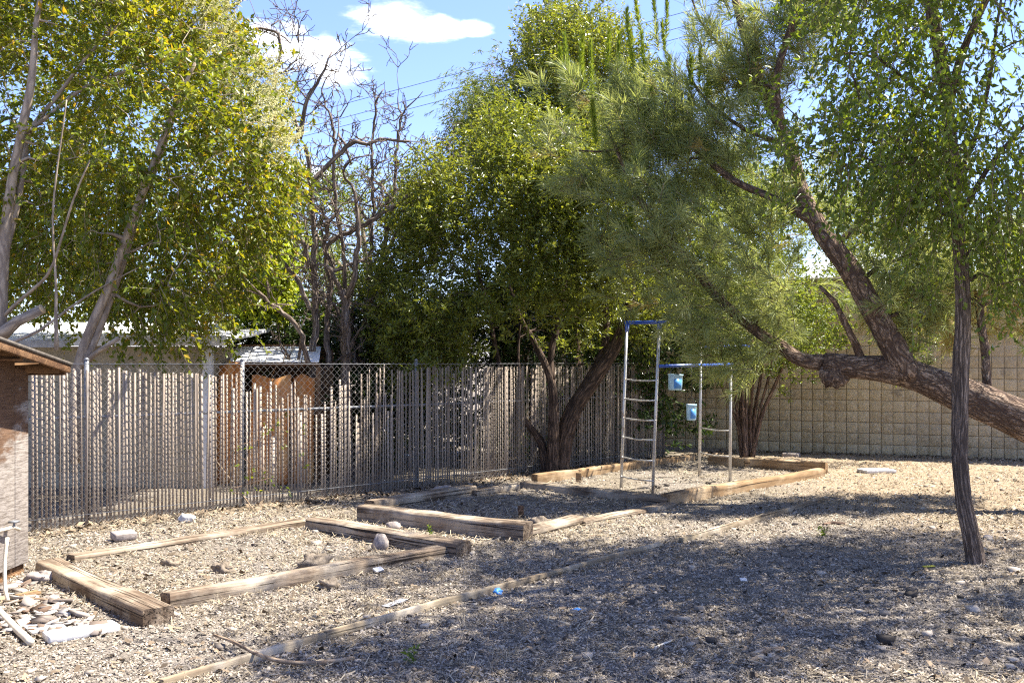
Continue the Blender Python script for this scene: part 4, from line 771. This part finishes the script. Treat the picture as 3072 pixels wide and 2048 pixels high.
tp = thing('tap', 'small pipe tap on the side of the plywood shed', 'tap', (SX+.01, 7.55, .40)); MB().tube([(0, -.3, .02), (.03, -.1, .02), (.05, 0, .02), (.06, .06, -.01)], .014, 8).build('spout', M['cream'], tp, True); MB().tube([(.05, .0, .02), (.05, 0, .06)], .008, 8).build('stem', M['pipe'], tp); MB().box((.02, -.03, .055), (.08, .03, .07)).build('handle', M['pipe'], tp)
slab('paver', 'grey concrete paver piece tilted near the fence', 'paver', (345, 1632), (412, 1624), .15, .07, 'rock', .01, .012, .1)
lump('plastic_bag', 'crumpled white plastic bag by the foot of the fence', 'bag', 557, 1566, .16, 'white', 3, .6, spike=.3)
lump('rock', 'grey rock in the shade beside the second bed', 'rock', 1330, 1484, .34, 'rock', 5, .45)
lump('rock', 'small pointed stone against the timber inside the first bed', 'rock', 1142, 1646, .14, 'rock', 7, 1.2)
lump('rock', 'pale rough chunk next to the shed corner', 'rock', 115, 1745, .22, 'rock', 9, .5, spike=.3)
lump('rock', 'flat stone between the two beds', 'rock', 1180, 1585, .16, 'rock', 12, .6)
lump('dirt_clod', 'large dirt clod in the middle of the first bed', 'dirt clod', 945, 1700, .26, 'clod', 13, .55, spike=.35)
lump('dirt_clod', 'dirt clod lump near the front timber', 'dirt clod', 668, 1712, .17, 'clod', 15, .6, spike=.35)
lump('dirt_clod', 'small dirt clod left in the first bed', 'dirt clod', 515, 1694, .13, 'clod', 17, .6, spike=.35)
lump('dirt_clod', 'dark clod on the chips below the front timber', 'dirt clod', 985, 1760, .17, 'clod', 19, .55, spike=.4)
lump('black_plastic', 'torn black plastic lying on the second bed', 'plastic', 1508, 1578, .40, 'blackbit', 21, .22, spike=.4)
lump('dirt_clod', 'dark clod in the second bed near the black plastic', 'dirt clod', 1612, 1572, .22, 'clod', 22, .5, spike=.4)
rod('stub_pipe', 'short rusty stake sticking up in the second bed', 'stake', [(1562, 1548), (1562, 1546)], .035, 'brownwood', 0, [0, .12])
rod('curved_stick', 'long curved stick lying across the pale edging board', 'stick', [(640, 1920), (700, 1945), (790, 1985), (880, 1998), (980, 1990), (1060, 1972)], [.008, .010, .012, .013, .014, .014], 'stick', .012, [.04, .05, .035, .02, .01, 0])
rod('thin_twig', 'thin dark twig beside the curved stick', 'twig', [(630, 1930), (680, 1975), (720, 1990), (760, 1985)], .004, 'stick', .01)
rod('leaning_stick', 'thin stick leaning against the fence slats', 'stick', [(763, 1535), (690, 1506), (622, 1502)], [.009, .008, .005], 'stick', .01, [0, .28, .62])
slab('paper_scrap', 'pale paper scrap with a hole on the chips', 'scrap', (1165, 1822), (1225, 1800), .06, .004, 'white', .012, .001)
slab('paper_scrap', 'folded white scrap under the front timber', 'scrap', (1128, 1716), (1152, 1710), .05, .012, 'white', .01, .001, .5)
lump('blue_rag', 'blue plastic rag caught on the long edging board', 'rag', 1490, 1776, .09, 'bluebit', 31, .5, spike=.4)
slab('blue_scrap', 'bright blue plastic scrap on the shaded chips', 'scrap', (1720, 1838), (1744, 1830), .035, .006, 'bluebit', .012, .001, .15)
o = slab('socket_plate', 'small white socket plate lying on the shaded ground', 'socket plate', (2222, 1748), (2242, 1748), .045, .008, 'white', .014, .002, .3)
slab('yellow_scrap', 'yellow plastic scrap near the slim tree', 'scrap', (2774, 1702), (2806, 1700), .03, .008, 'yellowbit', .01, .001)
slab('white_slab', 'flat white slab in the sun before the block wall', 'slab', (2600, 1421), (2690, 1419), .3, .05, 'white', 0, .01)
lump('rock', 'pale stone close to the slim tree foot', 'rock', 2962, 1616, .09, 'rock', 33, .5)
rod('bleached_stick', 'short bleached stick in the lower middle of the yard', 'stick', [(1965, 1948), (1995, 1935), (2024, 1926)], .007, 'cream', .01)
rod('fallen_branch', 'dark fallen branch in the dappled shade', 'branch', [(2470, 1573), (2500, 1568), (2535, 1572)], [.014, .018, .010], 'bark_brown', .015)
rod('board_scrap', 'pale stick at the lower right in the sun', 'stick', [(2255, 1968), (2300, 1955), (2350, 1948)], [.02, .022, .012], 'stick', .012)
slab('glass_block', 'grey stepping stone at the foot of the block wall', 'stone', (2345, 1370), (2395, 1372), .25, .08, 'rock', -.01, .02)
for x, y, lab in ((1290, 1605, 'green weed sprout between the two beds'), (2465, 1612, 'small weed near the fallen branch'), (1235, 1992, 'tiny weed stalk at the bottom of the yard')):
    g_ = G(x, y); t = thing('weed', lab, 'weed', tuple(g_)); rr_ = np.random.default_rng(x); m = MB(); b_ = np.tile(np.array([[0, 0, .0]]), (3, 1)); leaves(m, b_, unit(np.array([0, 0, 1.])+rr_.normal(0, .3, (3, 3))), 7, .05, .02, .09, rr_, -.1); m.build('leaves', M['leaf_elm'], t)

# ------------------------------------------------------------------ loose stuff on the ground
r = np.random.default_rng(77)
def spread(n, y0, y1, wpx=1700, pw=1.):
    u = r.random(n); y = (y0**(2-pw)+(y1**(2-pw)-y0**(2-pw))*u)**(1/(2-pw)); x = r.uniform(-wpx, wpx, n)/F*y; return x, y
def behind_fence(x, y): return (y-x) > 14.50
def flakes(n, y0, y1, s0, s1, asp, lift, tilt, pw=1., keep=None, z=.004):
    x, y = spread(n, y0, y1, pw=pw); k = ~behind_fence(x, y)
    if keep is not None: k &= keep(x, y)
    x, y = x[k], y[k]; n = len(x); c = np.stack([x, y, gh(x, y)+z+r.uniform(0, lift, n)], 1)
    a = r.uniform(0, 2*PI, n); u = np.stack([np.cos(a), np.sin(a), r.normal(0, tilt, n)], 1); v = np.stack([-np.sin(a), np.cos(a), r.normal(0, tilt, n)], 1)
    l = r.uniform(s0, s1, n)*(.6+.4*r.random(n)); w_ = l*asp*r.uniform(.6, 1.4, n); l, w_ = l[:, None]/2, w_[:, None]/2
    j = lambda: (1+r.normal(0, .25, n))[:, None]
    V = np.stack([c-u*l*j()-v*w_*j(), c+u*l*j()-v*w_*j(), c+u*l*j()+v*w_*j(), c-u*l*j()+v*w_*j()], 1); V[:, 0, 2] += r.uniform(0, .006, n); V[:, 2, 2] += r.uniform(0, .006, n)
    i = np.arange(n)*4; rn = np.repeat(r.random(n), 4); return V.reshape(-1, 3), np.stack([i, i+1, i+2, i, i+2, i+3], 1).reshape(-1, 3), rn
def stuff(name, mt, label, cat, *fl):
    m = MB()
    for V, t, rn in fl: m.add(V, t=t, rnd=rn)
    return tag(m.build(name, M[mt]), label, cat, kind='stuff')
stuff('wood_chips', 'chips', 'loose wood chips and gravel covering the yard', 'wood chips', flakes(150000, 4.6, 11, .008, .026, .5, .008, .3, 1.2), flakes(40000, 9, 17.5, .014, .04, .5, .01, .3))
notbed = lambda x, y: n3(np.stack([x, y, x*0], 1), 1.3, 9)+.25*(x > 2.5)+.35*((y > 7.2) & (x < 1)) > .05
stuff('dry_straw', 'straw', 'dry straw and grass blades scattered over the dirt', 'straw', flakes(26000, 4.6, 11, .03, .09, .06, .02, .35, 1., notbed), flakes(26000, 9, 17.8, .05, .13, .07, .025, .35, .9, notbed))
nf = lambda x, y: ((y-x) > 13.9) | ((y+.424*x) > 20.2)
stuff('leaf_litter', 'litter', 'dark dry leaves lying along the fence and the wall', 'leaf litter', flakes(60000, 9, 18.6, .03, .07, .6, .02, .4, .9, nf), flakes(5000, 5, 13, .03, .06, .5, .012, .4))
x, y = spread(420, 5.2, 17); k = ~behind_fence(x, y) & notbed(x, y); x, y = x[k], y[k]; m = MB(); per = 16; N = len(x)*per
c = np.repeat(np.stack([x, y, gh(x, y)], 1), per, 0)+np.c_[r.normal(0, .025, (N, 2)), np.zeros(N)]; d = unit(np.c_[r.normal(0, .6, (N, 2)), np.ones(N)]); l = r.uniform(.04, .14, N)[:, None]; sd = unit(np.cross(d, r.normal(size=(N, 3))))*.0022
V = np.stack([c-sd, c+sd, c+d*l], 1).reshape(-1, 3); m.add(V, t=np.arange(N*3).reshape(-1, 3), rnd=np.repeat(r.random(N), 3)); tag(m.build('dry_grass', M['straw']), 'short dry grass tufts standing in the dirt', 'dry grass', kind='stuff')
m = MB(); x, y = spread(700, 5.2, 14.5); k = ~behind_fence(x, y); x, y = x[k], y[k]
for a, b_ in zip(x, y):
    s_ = abs(r.normal(.014, .012))+.006; v = r.normal(size=(8, 3)); v = unit(np.array([(-1,-1,-1),(1,-1,-1),(1,1,-1),(-1,1,-1),(-1,-1,1),(1,-1,1),(1,1,1),(-1,1,1)], float))*(1+.3*v[:, :1]); v = v*np.array([s_*1.3, s_, s_*.7])+np.array([a, b_, float(gh(a, b_))+s_*.3])
    m.add(v, q=[(0,3,2,1),(4,5,6,7),(0,1,5,4),(1,2,6,5),(2,3,7,6),(3,0,4,7)], rnd=r.random())
tag(m.build('pebbles', M['chips']), 'small pale pebbles and clods among the chips', 'pebbles', kind='stuff')

m = MB(); n = 260; x_, y_ = r.uniform(-60, 300, n), r.uniform(1735, 1900, n); k = (x_ < 60+1.55*(y_-1720)); 
for a, b_ in zip(x_[k], y_[k]):
    g_ = G(a, b_); s_ = r.uniform(.008, .026)*r.choice([1, 1, 1.6]); v = np.array([(-1,-1,-1),(1,-1,-1),(1,1,-1),(-1,1,-1),(-1,-1,1),(1,-1,1),(1,1,1),(-1,1,1)], float)*(1+.3*r.normal(size=(8, 1)))*np.array([s_*1.5, s_, s_*.35]); a_ = r.uniform(0, 6.28); ti = r.normal(0, .25)
    v = v@np.array([[math.cos(a_), math.sin(a_), 0], [-math.sin(a_), math.cos(a_), ti], [0, -ti, 1]]); m.add(v+g_+np.array([0, 0, s_*.3]), q=[(0,3,2,1),(4,5,6,7),(0,1,5,4),(1,2,6,5),(2,3,7,6),(3,0,4,7)], rnd=r.random())
tag(m.build('rubble', M['rubble']), 'pale plaster and wood rubble beside the plywood shed', 'rubble', kind='stuff')
slab('board_scrap', 'brown split board scrap near the hose', 'board', (60, 1796), (125, 1782), .07, .025, 'lumber', .01)
rr_ = np.random.default_rng(3); tw = np.stack([P(x, y, 14.53/(1-(x-CX)/F)-.03) for x, y in zip(rr_.uniform(690, 920, 26), rr_.uniform(1240, 1500, 26))]); t = thing('creeper', 'sparse green creeper sprigs climbing the fence slats', 'creeper', (tw[0][0], tw[0][1], 0)); m = MB(); leaves(m, tw, unit(rr_.normal(0, 1, tw.shape)+np.array([.3, -.3, .4])), 4, .05, .03, .12, rr_); part(t, m, 'leaves', 'leaf_elm', np.array([tw[0][0], tw[0][1], 0])); m = MB(); o_ = np.argsort(tw[:, 2]); m.tube(smooth_path(tw[o_][::3], np.full(len(tw[o_][::3]), .003))[0], .003, 4); part(t, m, 'stem', 'bark_brown', np.array([tw[0][0], tw[0][1], 0]))
